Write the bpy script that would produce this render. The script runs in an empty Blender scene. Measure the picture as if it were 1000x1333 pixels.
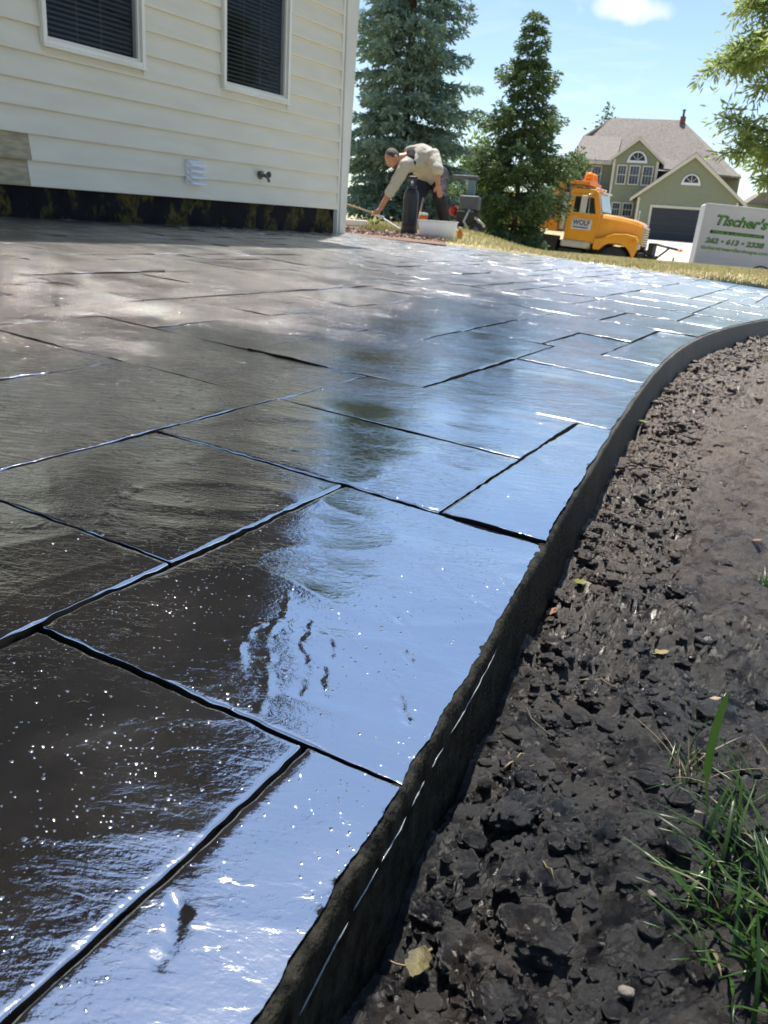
import bpy, bmesh, math, random
import numpy as np
from mathutils import Vector, Matrix, noise

random.seed(7)
RNG = np.random.default_rng(11)
SC = bpy.context.scene
COL = SC.collection
PI = math.pi
R = math.radians

# ---------------------------------------------------------------- camera
CZ = 1.6                                   # camera height above the street
PITCH, ROLL = R(19.303), R(3.977)
FPX, CX, CY = 1094.83, 500.0, 666.5        # focal length and centre for a 1000 x 1333 frame
_fw = Vector((0, math.cos(PITCH), -math.sin(PITCH)))
_up = Vector((0, math.sin(PITCH), math.cos(PITCH)))
_rt = Vector((1, 0, 0))
CAM_R = _rt * math.cos(ROLL) + _up * math.sin(ROLL)
CAM_U = _up * math.cos(ROLL) - _rt * math.sin(ROLL)
cam = bpy.data.cameras.new('camera')
cam.sensor_fit = 'AUTO'; cam.sensor_width = 36.0
cam.lens = FPX / 1333 * 36.0
cam.clip_start = 0.02; cam.clip_end = 3000
cam.dof.use_dof = True; cam.dof.focus_distance = 0.85
cam.dof.aperture_fstop = cam.lens / 1.5    # an opening 1.5 mm wide, as in a phone
camo = bpy.data.objects.new('camera', cam); COL.objects.link(camo)
m3 = Matrix((CAM_R, CAM_U, -_fw)).transposed()
camo.matrix_world = Matrix.Translation((0, 0, CZ)) @ m3.to_4x4()
SC.camera = camo

# ---------------------------------------------------------------- sky and sun
SUN_AZ, SUN_EL = R(3.0), R(70.0)           # azimuth clockwise from +Y
w = bpy.data.worlds.new('World'); SC.world = w; w.use_nodes = True
nt = w.node_tree; nt.nodes.clear()
sky = nt.nodes.new('ShaderNodeTexSky'); sky.sky_type = 'NISHITA'; sky.sun_disc = False
sky.sun_elevation = SUN_EL; sky.sun_rotation = SUN_AZ
sky.altitude = 250; sky.air_density = 1.0; sky.dust_density = 0.35; sky.ozone_density = 2.0
bg = nt.nodes.new('ShaderNodeBackground'); bg.inputs['Strength'].default_value = 0.088
wo = nt.nodes.new('ShaderNodeOutputWorld')
tc = nt.nodes.new('ShaderNodeTexCoord')
# thin fair-weather clouds: wisps from stretched noise plus one small bank
mp = nt.nodes.new('ShaderNodeMapping'); mp.inputs['Scale'].default_value = (3, 3, 14)
nt.links.new(tc.outputs['Generated'], mp.inputs['Vector'])
cn = nt.nodes.new('ShaderNodeTexNoise'); cn.inputs['Scale'].default_value = 2.2; cn.inputs['Detail'].default_value = 8
cn.inputs['Roughness'].default_value = 0.62; cn.inputs['Distortion'].default_value = 0.5
nt.links.new(mp.outputs[0], cn.inputs['Vector'])
wisp = nt.nodes.new('ShaderNodeMapRange'); wisp.inputs[1].default_value = 0.56; wisp.inputs[2].default_value = 0.95
wisp.inputs[4].default_value = 0.35
nt.links.new(cn.outputs['Fac'], wisp.inputs[0])
vs = nt.nodes.new('ShaderNodeVectorMath'); vs.operation = 'SUBTRACT'; vs.inputs[1].default_value = (0.2065, 0.957, 0.2105)
nt.links.new(tc.outputs['Generated'], vs.inputs[0])
vm = nt.nodes.new('ShaderNodeVectorMath'); vm.operation = 'MULTIPLY'; vm.inputs[1].default_value = (26, 8, 75)
nt.links.new(vs.outputs[0], vm.inputs[0])
vl = nt.nodes.new('ShaderNodeVectorMath'); vl.operation = 'LENGTH'; nt.links.new(vm.outputs[0], vl.inputs[0])
cn2 = nt.nodes.new('ShaderNodeTexNoise'); cn2.inputs['Scale'].default_value = 26; cn2.inputs['Detail'].default_value = 6
nt.links.new(tc.outputs['Generated'], cn2.inputs['Vector'])
ma = nt.nodes.new('ShaderNodeMath'); ma.operation = 'MULTIPLY_ADD'; ma.inputs[1].default_value = 2.6
nt.links.new(cn2.outputs['Fac'], ma.inputs[0])
neg = nt.nodes.new('ShaderNodeMath'); neg.operation = 'MULTIPLY'; neg.inputs[1].default_value = -1.0
nt.links.new(vl.outputs['Value'], neg.inputs[0]); nt.links.new(neg.outputs[0], ma.inputs[2])
bank = nt.nodes.new('ShaderNodeMapRange'); bank.inputs[1].default_value = 0.25; bank.inputs[2].default_value = 1.25
bank.inputs[4].default_value = 0.85
nt.links.new(ma.outputs[0], bank.inputs[0])
mx = nt.nodes.new('ShaderNodeMath'); mx.operation = 'MAXIMUM'
nt.links.new(wisp.outputs[0], mx.inputs[0]); nt.links.new(bank.outputs[0], mx.inputs[1])
bw = nt.nodes.new('ShaderNodeRGBToBW'); nt.links.new(sky.outputs[0], bw.inputs[0])
cm = nt.nodes.new('ShaderNodeMath'); cm.operation = 'MULTIPLY'; cm.inputs[1].default_value = 1.7
nt.links.new(bw.outputs[0], cm.inputs[0])
mixc = nt.nodes.new('ShaderNodeMix'); mixc.data_type = 'RGBA'
nt.links.new(mx.outputs[0], mixc.inputs[0]); nt.links.new(sky.outputs[0], mixc.inputs[6]); nt.links.new(cm.outputs[0], mixc.inputs[7])
nt.links.new(mixc.outputs[2], bg.inputs['Color']); nt.links.new(bg.outputs[0], wo.inputs['Surface'])

sl = bpy.data.lights.new('sun', 'SUN'); sl.energy = 4.5; sl.angle = R(0.53); sl.color = (1.0, 0.95, 0.87)
so = bpy.data.objects.new('sun', sl); COL.objects.link(so)
sd = Vector((math.cos(SUN_EL) * math.sin(SUN_AZ), math.cos(SUN_EL) * math.cos(SUN_AZ), math.sin(SUN_EL)))
so.rotation_euler = sd.to_track_quat('Z', 'Y').to_euler(); so.location = sd * 60
SC.view_settings.view_transform = 'Standard'; SC.view_settings.look = 'None'
SC.view_settings.exposure = 1.0; SC.view_settings.gamma = 1.0
SC.view_settings.use_curve_mapping = False
SC.cycles.max_bounces = 8; SC.cycles.sample_clamp_indirect = 6.0

# ---------------------------------------------------------------- helpers
def ray(px, py):
    return (_fw + CAM_R * ((px - CX) / FPX) - CAM_U * ((py - CY) / FPX))
def at(px, py, depth):
    """world point seen at a pixel of the 1000 x 1333 frame at forward distance depth"""
    d = ray(px, py); p = d * (depth / d.y); p.z += CZ
    return p
def seen(p):
    q = Vector(p) - Vector((0, 0, CZ)); d = q.dot(_fw)
    if d < 0.05: return None
    return CX + FPX * q.dot(CAM_R) / d, CY - FPX * q.dot(CAM_U) / d
def fbm(x, y, z=0.0, o=4, g=2.1, a=0.5):
    s = 0; k = 1.0
    for _ in range(o):
        s += k * noise.noise((x, y, z)); x *= g; y *= g; z = z * g + 3.7; k *= a
    return s

def tag(o, label=None, cat=None, group=None, kind=None):
    if label: o['label'] = label
    if cat: o['category'] = cat
    if group: o['group'] = group
    if kind: o['kind'] = kind
    return o
def empty(name, loc=(0, 0, 0), rz=0.0, label=None, cat=None, group=None):
    o = bpy.data.objects.new(name, None); COL.objects.link(o)
    o.location = loc; o.rotation_euler = (0, 0, rz); o.empty_display_size = 0.2
    return tag(o, label, cat, group)
def link(name, me, mat, parent=None):
    o = bpy.data.objects.new(name, me); COL.objects.link(o)
    if mat is not None and not me.materials: me.materials.append(mat)
    if parent: o.parent = parent
    return o
def mesh_np(name, V, F, smooth=False):
    """fast mesh from arrays; F is (n,3) or (n,4)"""
    me = bpy.data.meshes.new(name)
    V = np.asarray(V, np.float32); F = np.asarray(F, np.int32)
    me.vertices.add(len(V)); me.vertices.foreach_set('co', V.ravel())
    k = F.shape[1]
    me.loops.add(F.size); me.loops.foreach_set('vertex_index', F.ravel())
    me.polygons.add(len(F)); me.polygons.foreach_set('loop_start', np.arange(0, F.size, k, dtype=np.int32))
    me.polygons.foreach_set('loop_total', np.full(len(F), k, np.int32))
    if smooth: me.polygons.foreach_set('use_smooth', np.ones(len(F), bool))
    me.update(calc_edges=True)
    return me
class MB:
    def __init__(s): s.v = []; s.f = []; s.sm = []
    def add(s, vs, fs, smooth=False):
        n = len(s.v); s.v += [tuple(p) for p in vs]
        s.f += [tuple(i + n for i in f) for f in fs]; s.sm += [smooth] * len(fs); return s
    def box(s, a, b, M=None):
        (x0, y0, z0), (x1, y1, z1) = a, b
        vs = [Vector(p) for p in ((x0,y0,z0),(x1,y0,z0),(x1,y1,z0),(x0,y1,z0),(x0,y0,z1),(x1,y0,z1),(x1,y1,z1),(x0,y1,z1))]
        if M: vs = [M @ p for p in vs]
        return s.add(vs, [(3,2,1,0),(4,5,6,7),(0,1,5,4),(1,2,6,5),(2,3,7,6),(3,0,4,7)])
    def prism(s, prof, y0, y1, ax='y', smooth=False):
        """profile of (x,z) points, counter-clockwise seen from -y, swept along y"""
        n = len(prof); vs = []
        for y in (y0, y1):
            for a, b in prof: vs.append((a, y, b) if ax == 'y' else ((y, a, b) if ax == 'x' else (a, b, y)))
        fs = [tuple(range(n)), tuple(range(2 * n - 1, n - 1, -1))]
        for i in range(n):
            j = (i + 1) % n; fs.append((j, i, i + n, j + n))
        return s.add(vs, fs, smooth)
    def tube(s, pts, rad, n=8, cap=True):
        pts = [Vector(p) for p in pts]; vs = []; fs = []
        if not hasattr(rad, '__len__'): rad = [rad] * len(pts)
        side = None
        for i, p in enumerate(pts):
            t = (pts[min(i + 1, len(pts) - 1)] - pts[max(i - 1, 0)]).normalized()
            if side is None:
                side = t.orthogonal().normalized()
            side = (side - t * side.dot(t)); side = side.normalized() if side.length > 1e-6 else t.orthogonal().normalized()
            b = t.cross(side)
            for k in range(n):
                a = 2 * PI * k / n; vs.append(p + (side * math.cos(a) + b * math.sin(a)) * rad[i])
        for i in range(len(pts) - 1):
            for k in range(n):
                k2 = (k + 1) % n; fs.append((i*n+k, i*n+k2, (i+1)*n+k2, (i+1)*n+k))
        if cap: fs += [tuple(range(n - 1, -1, -1)), tuple(range((len(pts)-1)*n, len(pts)*n))]
        return s.add(vs, fs, True)
    def lathe(s, prof, c=(0,0,0), n=20, ax='z'):
        """(radius, height) profile spun about an axis through c"""
        vs = []; fs = []; c = Vector(c)
        for r_, h in prof:
            for k in range(n):
                a = 2*PI*k/n; p = (r_*math.cos(a), r_*math.sin(a), h)
                if ax == 'y': p = (p[0], p[2], -p[1])
                if ax == 'x': p = (p[2], p[0], p[1])
                vs.append(c + Vector(p))
        for i in range(len(prof)-1):
            for k in range(n):
                k2 = (k+1) % n; fs.append((i*n+k, i*n+k2, (i+1)*n+k2, (i+1)*n+k))
        fs += [tuple(range(n-1,-1,-1)), tuple(range((len(prof)-1)*n, len(prof)*n))]
        return s.add(vs, fs, True)
    def mesh(s, name):
        me = bpy.data.meshes.new(name); me.from_pydata([tuple(v) for v in s.v], [], s.f); me.update()
        me.polygons.foreach_set('use_smooth', s.sm)
        return me
    def build(s, name, mat, parent=None, bevel=0.0, auto=True, seg=2):
        me = s.mesh(name); bm = bmesh.new(); bm.from_mesh(me); bmesh.ops.recalc_face_normals(bm, faces=bm.faces); bm.to_mesh(me); bm.free()
        o = link(name, me, mat, parent)
        if bevel:
            b = o.modifiers.new('bevel', 'BEVEL'); b.width = bevel; b.segments = seg; b.limit_method = 'ANGLE'; b.angle_limit = R(35)
        return o

# ---------------------------------------------------------------- materials
def mat(name, c1, c2=None, scale=6.0, rough=0.6, bump=0.0, bscale=40.0, metal=0.0, spec=0.5, detail=5, ramp=(0.35, 0.65), coords='Object', stretch=None, rvar=0.0, trans=0.0, ior=1.45, coat=0.0):
    m = bpy.data.materials.new(name); m.use_nodes = True
    n = m.node_tree; p = n.nodes['Principled BSDF']
    p.inputs['Base Color'].default_value = (*c1, 1); p.inputs['Roughness'].default_value = rough
    p.inputs['Metallic'].default_value = metal; p.inputs['Specular IOR Level'].default_value = spec
    p.inputs['IOR'].default_value = ior; p.inputs['Coat Weight'].default_value = coat
    if trans: p.inputs['Transmission Weight'].default_value = trans
    t = n.nodes.new('ShaderNodeTexCoord'); src = t.outputs[coords] if coords != 'Position' else n.nodes.new('ShaderNodeNewGeometry').outputs['Position']
    if stretch:
        mpn = n.nodes.new('ShaderNodeMapping'); mpn.inputs['Scale'].default_value = stretch
        n.links.new(src, mpn.inputs['Vector']); src = mpn.outputs[0]
    if c2 is not None:
        no = n.nodes.new('ShaderNodeTexNoise'); no.inputs['Scale'].default_value = scale; no.inputs['Detail'].default_value = detail
        n.links.new(src, no.inputs['Vector'])
        mr = n.nodes.new('ShaderNodeMapRange'); mr.inputs[1].default_value = ramp[0]; mr.inputs[2].default_value = ramp[1]
        n.links.new(no.outputs['Fac'], mr.inputs[0])
        mi = n.nodes.new('ShaderNodeMix'); mi.data_type = 'RGBA'
        mi.inputs[6].default_value = (*c1, 1); mi.inputs[7].default_value = (*c2, 1)
        n.links.new(mr.outputs[0], mi.inputs[0]); n.links.new(mi.outputs[2], p.inputs['Base Color'])
        if rvar:
            rm = n.nodes.new('ShaderNodeMapRange'); rm.inputs[3].default_value = max(rough - rvar, .02); rm.inputs[4].default_value = min(rough + rvar, 1)
            n.links.new(no.outputs['Fac'], rm.inputs[0]); n.links.new(rm.outputs[0], p.inputs['Roughness'])
    if bump:
        nb = n.nodes.new('ShaderNodeTexNoise'); nb.inputs['Scale'].default_value = bscale; nb.inputs['Detail'].default_value = 6
        n.links.new(src, nb.inputs['Vector'])
        bu = n.nodes.new('ShaderNodeBump'); bu.inputs['Strength'].default_value = 1.0; bu.inputs['Distance'].default_value = bump
        n.links.new(nb.outputs['Fac'], bu.inputs['Height']); n.links.new(bu.outputs[0], p.inputs['Normal'])
    return m
def leafmat(name, c1, c2, trans=0.35, rough=0.5):
    """foliage: diffuse + a little light passing through, colour varied leaf by leaf"""
    m = bpy.data.materials.new(name); m.use_nodes = True; n = m.node_tree; p = n.nodes['Principled BSDF']
    g = n.nodes.new('ShaderNodeNewGeometry'); mi = n.nodes.new('ShaderNodeMix'); mi.data_type = 'RGBA'
    mi.inputs[6].default_value = (*c1, 1); mi.inputs[7].default_value = (*c2, 1)
    n.links.new(g.outputs['Random Per Island'], mi.inputs[0]); n.links.new(mi.outputs[2], p.inputs['Base Color'])
    p.inputs['Roughness'].default_value = rough
    tr = n.nodes.new('ShaderNodeBsdfTranslucent'); n.links.new(mi.outputs[2], tr.inputs['Color'])
    ms = n.nodes.new('ShaderNodeMixShader'); ms.inputs[0].default_value = trans
    n.links.new(p.outputs[0], ms.inputs[1]); n.links.new(tr.outputs[0], ms.inputs[2])
    n.links.new(ms.outputs[0], n.nodes['Material Output'].inputs['Surface'])
    return m

def patio_material():
    m = bpy.data.materials.new('sealed stamped concrete'); m.use_nodes = True; n = m.node_tree; p = n.nodes['Principled BSDF']
    L = n.links.new
    pos = n.nodes.new('ShaderNodeNewGeometry').outputs['Position']
    def nz(scale, detail=4, rough=.55, dist=0.0, vec=None):
        a = n.nodes.new('ShaderNodeTexNoise'); a.inputs['Scale'].default_value = scale; a.inputs['Detail'].default_value = detail
        a.inputs['Roughness'].default_value = rough; a.inputs['Distortion'].default_value = dist; L(vec or pos, a.inputs['Vector']); return a.outputs['Fac']
    def mr(x, a, b, c=0.0, d=1.0, smooth=False):
        q = n.nodes.new('ShaderNodeMapRange'); q.inputs[1].default_value = a; q.inputs[2].default_value = b; q.inputs[3].default_value = c; q.inputs[4].default_value = d
        if smooth: q.interpolation_type = 'SMOOTHSTEP'
        L(x, q.inputs[0]); return q.outputs[0]
    def mth(op, a, b):
        q = n.nodes.new('ShaderNodeMath'); q.operation = op
        for i, v in enumerate((a, b)):
            if isinstance(v, (int, float)): q.inputs[i].default_value = v
            else: L(v, q.inputs[i])
        return q.outputs[0]
    # towards the house the concrete turns paler, browner and less reflective
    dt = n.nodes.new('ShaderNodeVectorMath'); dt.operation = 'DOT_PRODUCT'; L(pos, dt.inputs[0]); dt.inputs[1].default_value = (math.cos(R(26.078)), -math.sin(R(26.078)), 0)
    brownish = mr(mth('ADD', dt.outputs['Value'], mth('MULTIPLY', nz(1.6, 5, .6), 1.6)), .30, -1.1, 0, 1, True)
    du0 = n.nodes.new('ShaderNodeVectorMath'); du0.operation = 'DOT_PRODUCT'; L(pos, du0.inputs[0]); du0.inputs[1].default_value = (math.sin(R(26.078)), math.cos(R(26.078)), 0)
    brownish = mth('MULTIPLY', brownish, mr(du0.outputs['Value'], 3.0, 7.0, 1.0, .4))
    # colour: charcoal release worked into a brown-grey base, mottled
    f1 = mr(nz(5.5, 7, .62, .6), .36, .66); f2 = mr(nz(38, 5, .6), .3, .75)
    mi = n.nodes.new('ShaderNodeMix'); mi.data_type = 'RGBA'; mi.inputs[6].default_value = (.0105, .0100, .0098, 1); mi.inputs[7].default_value = (.040, .035, .030, 1)
    L(f1, mi.inputs[0])
    mi2 = n.nodes.new('ShaderNodeMix'); mi2.data_type = 'RGBA'; mi2.blend_type = 'MULTIPLY'; mi2.inputs[0].default_value = .6
    L(mi.outputs[2], mi2.inputs[6]); L(f2, mi2.inputs[7])
    mi3 = n.nodes.new('ShaderNodeMix'); mi3.data_type = 'RGBA'; L(mth('MULTIPLY', brownish, mr(nz(4.5, 7, .65), .34, .62, .05, 1.0)), mi3.inputs[0]); L(mi2.outputs[2], mi3.inputs[6]); mi3.inputs[7].default_value = (.125, .100, .083, 1)
    L(mi3.outputs[2], p.inputs['Base Color'])
    L(mth('ADD', mr(nz(9, 4), .35, .75, .035, .12), mth('ADD', mth('MULTIPLY', brownish, .05), mr(du0.outputs['Value'], 2.4, 6.0, 0.0, .17))), p.inputs['Roughness'])
    L(mr(mth('MULTIPLY', brownish, mr(nz(3.2, 5, .6), .3, .62, .45, 1.0)), 0, 1, PATIO_IOR, 2.4), p.inputs['IOR']); p.inputs['Specular IOR Level'].default_value = 0.5
    # relief: slate clefts, trowel ripples, fine grain, pin-holes and beads of sealer
    mpn = n.nodes.new('ShaderNodeMapping'); mpn.inputs['Rotation'].default_value = (0, 0, R(-38)); mpn.inputs['Scale'].default_value = (1, 2.6, 1)
    L(pos, mpn.inputs['Vector'])
    rip = nz(14, 5, .5, 1.2, mpn.outputs[0])
    b1 = n.nodes.new('ShaderNodeBump'); b1.inputs['Strength'].default_value = 1; b1.inputs['Distance'].default_value = .00045; L(rip, b1.inputs['Height'])
    # clefts: thin lines where a warped noise crosses its middle, kept to some patches
    cl = mth('ABSOLUTE', mth('SUBTRACT', nz(3.0, 6, .6, .3, mpn.outputs[0]), .5), 0)
    line = mr(cl, 0.0, .010, 1.0, 0.0, True); line = mth('MULTIPLY', mth('MULTIPLY', line, mr(nz(4.3, 2), .54, .64)), brownish)
    b2 = n.nodes.new('ShaderNodeBump'); b2.inputs['Strength'].default_value = 1; b2.inputs['Distance'].default_value = .0010; L(line, b2.inputs['Height']); L(b1.outputs[0], b2.inputs['Normal'])
    vo = n.nodes.new('ShaderNodeTexVoronoi'); vo.inputs['Scale'].default_value = 165; L(pos, vo.inputs['Vector'])
    sep = n.nodes.new('ShaderNodeSeparateColor'); L(vo.outputs['Color'], sep.inputs[0])
    dot = mr(mth('DIVIDE', vo.outputs['Distance'], mth('ADD', mth('MULTIPLY', sep.outputs[1], sep.outputs[1]), .22)), .04, .26, 1.0, 0.0, True)
    keep = mr(sep.outputs[0], .42, .43); dens = mr(nz(5, 5, .65), .42, .58, .03, 1.0)
    dots = mth('MULTIPLY', mth('MULTIPLY', dot, keep), dens)
    vo2 = n.nodes.new('ShaderNodeTexVoronoi'); vo2.inputs['Scale'].default_value = 260; L(pos, vo2.inputs['Vector'])
    dot2 = mr(vo2.outputs['Distance'], .06, .26, 1.0, 0.0, True); sep2 = n.nodes.new('ShaderNodeSeparateColor'); L(vo2.outputs['Color'], sep2.inputs[0])
    dots2 = mth('MULTIPLY', mth('MULTIPLY', dot2, mr(sep2.outputs[0], .7, .71)), mr(nz(11, 3), .45, .6))
    flake = mth('MULTIPLY', mr(nz(75, 4, .55, .8), .44, .60), mr(nz(6.5, 3, .5, .4), .50, .64))
    h = mth('ADD', mth('ADD', dots, mth('MULTIPLY', dots2, .45)), mth('MULTIPLY', flake, .09))
    b3 = n.nodes.new('ShaderNodeBump'); b3.inputs['Strength'].default_value = 1; b3.inputs['Distance'].default_value = .0008; L(h, b3.inputs['Height']); L(b2.outputs[0], b3.inputs['Normal'])
    b4 = n.nodes.new('ShaderNodeBump'); b4.inputs['Strength'].default_value = 1; b4.inputs['Distance'].default_value = .00013; L(nz(230, 3), b4.inputs['Height']); L(b3.outputs[0], b4.inputs['Normal'])
    b5 = n.nodes.new('ShaderNodeBump'); b5.inputs['Strength'].default_value = 1; b5.inputs['Distance'].default_value = .0045; L(mth('MULTIPLY', nz(30, 6, .6, .8, mpn.outputs[0]), mth('ADD', brownish, .015)), b5.inputs['Height']); L(b4.outputs[0], b5.inputs['Normal'])
    # thin flakes of slate skin, a fraction of a millimetre proud
    mp8 = n.nodes.new('ShaderNodeMapping'); mp8.inputs['Rotation'].default_value = (0, 0, R(20)); mp8.inputs['Scale'].default_value = (1, 1.9, 1); L(pos, mp8.inputs['Vector'])
    fl8 = mth('MULTIPLY', mr(nz(60, 5, .6, .7, mp8.outputs[0]), .42, .62, 0, 1, True), mr(nz(6, 4), .40, .60))
    b8 = n.nodes.new('ShaderNodeBump'); b8.inputs['Strength'].default_value = 1; b8.inputs['Distance'].default_value = .00013; L(fl8, b8.inputs['Height']); L(b5.outputs[0], b8.inputs['Normal']); b5 = b8
    # slaty ripples further out, and coarse grit on the browner part that catches the sun
    du = n.nodes.new('ShaderNodeVectorMath'); du.operation = 'DOT_PRODUCT'; L(pos, du.inputs[0]); du.inputs[1].default_value = (math.sin(R(26.078)), math.cos(R(26.078)), 0)
    um = mr(du.outputs['Value'], 1.15, 1.9)
    b6 = n.nodes.new('ShaderNodeBump'); b6.inputs['Strength'].default_value = 1; b6.inputs['Distance'].default_value = .0022
    L(mth('MULTIPLY', mth('MULTIPLY', nz(17, 5, .55, 2.0, mpn.outputs[0]), um), mr(nz(2.6, 3), .38, .58, .15, 1.0)), b6.inputs['Height']); L(b5.outputs[0], b6.inputs['Normal'])
    vo3 = n.nodes.new('ShaderNodeTexVoronoi'); vo3.inputs['Scale'].default_value = 42; L(pos, vo3.inputs['Vector']); sep3 = n.nodes.new('ShaderNodeSeparateColor'); L(vo3.outputs['Color'], sep3.inputs[0])
    grit = mth('MULTIPLY', mth('MULTIPLY', mr(vo3.outputs['Distance'], .04, .30, 1.0, 0.0, True), mr(sep3.outputs[0], .78, .80)), mth('ADD', mth('MULTIPLY', brownish, .7), mth('MULTIPLY', mr(du.outputs['Value'], 2.2, 4.5), .5)))
    b7 = n.nodes.new('ShaderNodeBump'); b7.inputs['Strength'].default_value = 1; b7.inputs['Distance'].default_value = .0050; L(grit, b7.inputs['Height']); L(b6.outputs[0], b7.inputs['Normal'])
    L(b7.outputs[0], p.inputs['Normal'])
    return m
PATIO_IOR = 15.0
# ---------------------------------------------------------------- the patio: stamped concrete that falls gently away from the house
GY = R(26.078); SG, CG = math.sin(GY), math.cos(GY)
def PZ(x, y): return CZ - 0.36968 - 0.052442 * x + 0.017067 * y
def uvw(u, v, h=0.0):
    x = u * SG + v * CG; y = u * CG - v * SG
    return (x, y, PZ(x, y) + h)
EU = [-2.5, -1, .25, .44, .58, .74, .98, 1.24, 1.65, 2.26, 2.8, 3.26, 3.8, 4.36, 4.8, 5.24, 5.7, 6.3, 7, 8, 9.6]
EV = [.02, -.075, -.163, -.182, -.2, -.217, -.246, -.272, -.318, -.376, -.415, -.43, -.425, -.384, -.335, -.271, -.18, -.02, .22, .62, 1.35]
# smooth the outline
_eu = np.linspace(-2.5, 9.6, 900); _ev = np.interp(_eu, EU, EV)
for _ in range(3): _ev[12:-12] = np.convolve(_ev, np.ones(25) / 25, 'valid')
def vedge(u): return float(np.interp(u, _eu, _ev))
def edge_normal(u):
    s = (vedge(u + .03) - vedge(u - .03)) / .06
    l = math.hypot(1, s); return (-s / l, 1 / l)      # outward, in (u, v)
FV = [-5.2, -4.55, -4.3, -3.8, -3.1, -2.9, -1.7, -.5, .6, 1.6]
FU = [7.72, 7.80, 8.45, 8.75, 8.95, 9.15, 9.4, 9.0, 8.6, 8.2]
def ufar(v): return float(np.interp(v, FV, FU))
def vwall(u): return -4.735 + .0365 * u

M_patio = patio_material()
M_joint = mat('joint floor concrete', (.0035, .0035, .0035), (.007, .0065, .006), 30, .9, .001, 90, coords='Position', spec=.08)
M_edge = mat('rough wet slab edge', (.0020, .0022, .0022), (.028, .026, .019), 55, .6, .0040, 230, coords='Position', detail=9, rvar=.15, spec=.12)
M_bead = mat('sealer bead with painted glint', (.20, .22, .23), rough=.15, bump=.0006, bscale=300)  # pale base colour stands in for the sky glint on a ledge

def dry_edge(m):
    n = m.node_tree; L = n.links.new; p = n.nodes['Principled BSDF']; src = p.inputs['Base Color'].links[0].from_socket
    g = n.nodes.new('ShaderNodeNewGeometry'); no = n.nodes.new('ShaderNodeTexNoise'); no.inputs['Scale'].default_value = 5; no.inputs['Detail'].default_value = 6; L(g.outputs['Position'], no.inputs['Vector'])
    sx = n.nodes.new('ShaderNodeSeparateXYZ'); L(g.outputs['Position'], sx.inputs[0]); ad = n.nodes.new('ShaderNodeMath'); ad.operation = 'ADD'; L(sx.outputs['Y'], ad.inputs[0]); L(no.outputs['Fac'], ad.inputs[1])
    mr = n.nodes.new('ShaderNodeMapRange'); mr.inputs[1].default_value = 1.5; mr.inputs[2].default_value = 3.6; L(ad.outputs[0], mr.inputs[0])
    mi = n.nodes.new('ShaderNodeMix'); mi.data_type = 'RGBA'; L(mr.outputs[0], mi.inputs[0]); L(src, mi.inputs[6]); mi.inputs[7].default_value = (.17, .16, .14, 1); L(mi.outputs[2], p.inputs['Base Color'])
dry_edge(M_edge)
# slab: sheet below the stones with a skirt round it
us = np.concatenate([np.linspace(-2.4, 5.6, 110), np.linspace(5.7, 9.5, 50)]); nv = 40
V = []; F = []
for u in us:
    a, b = -5.0, vedge(u) - .03
    for j in range(nv):
        v = a + (b - a) * j / (nv - 1); uu = min(u, ufar(v)); vv = min(v, vedge(uu) - .03)
        V.append(uvw(uu, vv, -.019))
n0 = len(V)
for i in range(len(us) - 1):
    for j in range(nv - 1): F.append((i*nv+j, (i+1)*nv+j, (i+1)*nv+j+1, i*nv+j+1))
rim = [(len(us)-1)*nv + j for j in range(nv)]
for k in rim: V.append((V[k][0], V[k][1], V[k][2] - .15))
for j in range(nv - 1): F.append((rim[j], n0 + j, n0 + j + 1, rim[j+1]))
patio = link('patio', mesh_np('patio', V, F, True), M_joint)
tag(patio, 'wet charcoal stamped concrete patio with a curved edge along bare soil', kind='structure')

def patio_uv(px, py):
    d = ray(px, py); t = -.36968 / Vector((.052442, -.017067, 1)).dot(d); x, y = d.x * t, d.y * t
    return (x * SG + y * CG, x * CG - y * SG)
# cleft veins of the slate texture: (outline, height, width)
VEINS = [([(128, 695), (140, 670), (148, 652), (165, 640), (186, 636)], .0022, .0028), ([(30, 690), (55, 684)], .0016, .0022), ([(515, 798), (528, 812), (536, 826)], -.0011, .0017), ([(520, 835), (532, 855), (538, 868), (520, 872), (508, 885), (520, 905), (530, 945)], -.0014, .0018),
         ([(222, 1165), (234, 1185), (228, 1215), (208, 1252)], -.0021, .0020), ([(562, 735), (590, 765), (640, 792), (662, 798)], .0005, .0020), ([(318, 880), (312, 850), (322, 822), (345, 812)], .0010, .0020), ([(352, 860), (345, 830), (372, 800), (378, 770)], .0009, .0019), ([(385, 905), (400, 870), (388, 838), (402, 805)], -.0008, .0019),
         ([(420, 915), (415, 880), (430, 850), (424, 820)], -.0007, .0018), ([(340, 925), (352, 895), (347, 868)], .0009, .0018), ([(440, 740), (470, 752), (500, 748)], .0008, .0018), ([(60, 610), (66, 632), (64, 650)], .0014, .0022), ([(100, 912), (150, 925)], .0009, .0018), ([(150, 812), (190, 825), (240, 838)], -.0008, .0018)]
VEINS = [([patio_uv(*q) for q in p_], h_, w_) for p_, h_, w_ in VEINS]
def vein_h(P, amp, wd, u, v):
    q = 1 + 1.3 * noise.noise((u * 70, v * 70, 1.3)); u0_ = u; u += .0042 * fbm(u * 75, v * 75, 3.3, 3); v += .0042 * fbm(u0_ * 75, v * 75, 9.1, 3); best = 1.0; wd *= .78 * max(.5, q); amp *= max(.45, min(1.2, q))
    for (a, b), (c, d) in zip(P[:-1], P[1:]):
        dx, dy = c - a, d - b; t = max(0, min(1, ((u - a) * dx + (v - b) * dy) / (dx * dx + dy * dy))); best = min(best, math.hypot(u - a - dx * t, v - b - dy * t))
    return amp * math.exp(-(best / wd) ** 2) if best < .02 else 0
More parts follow.
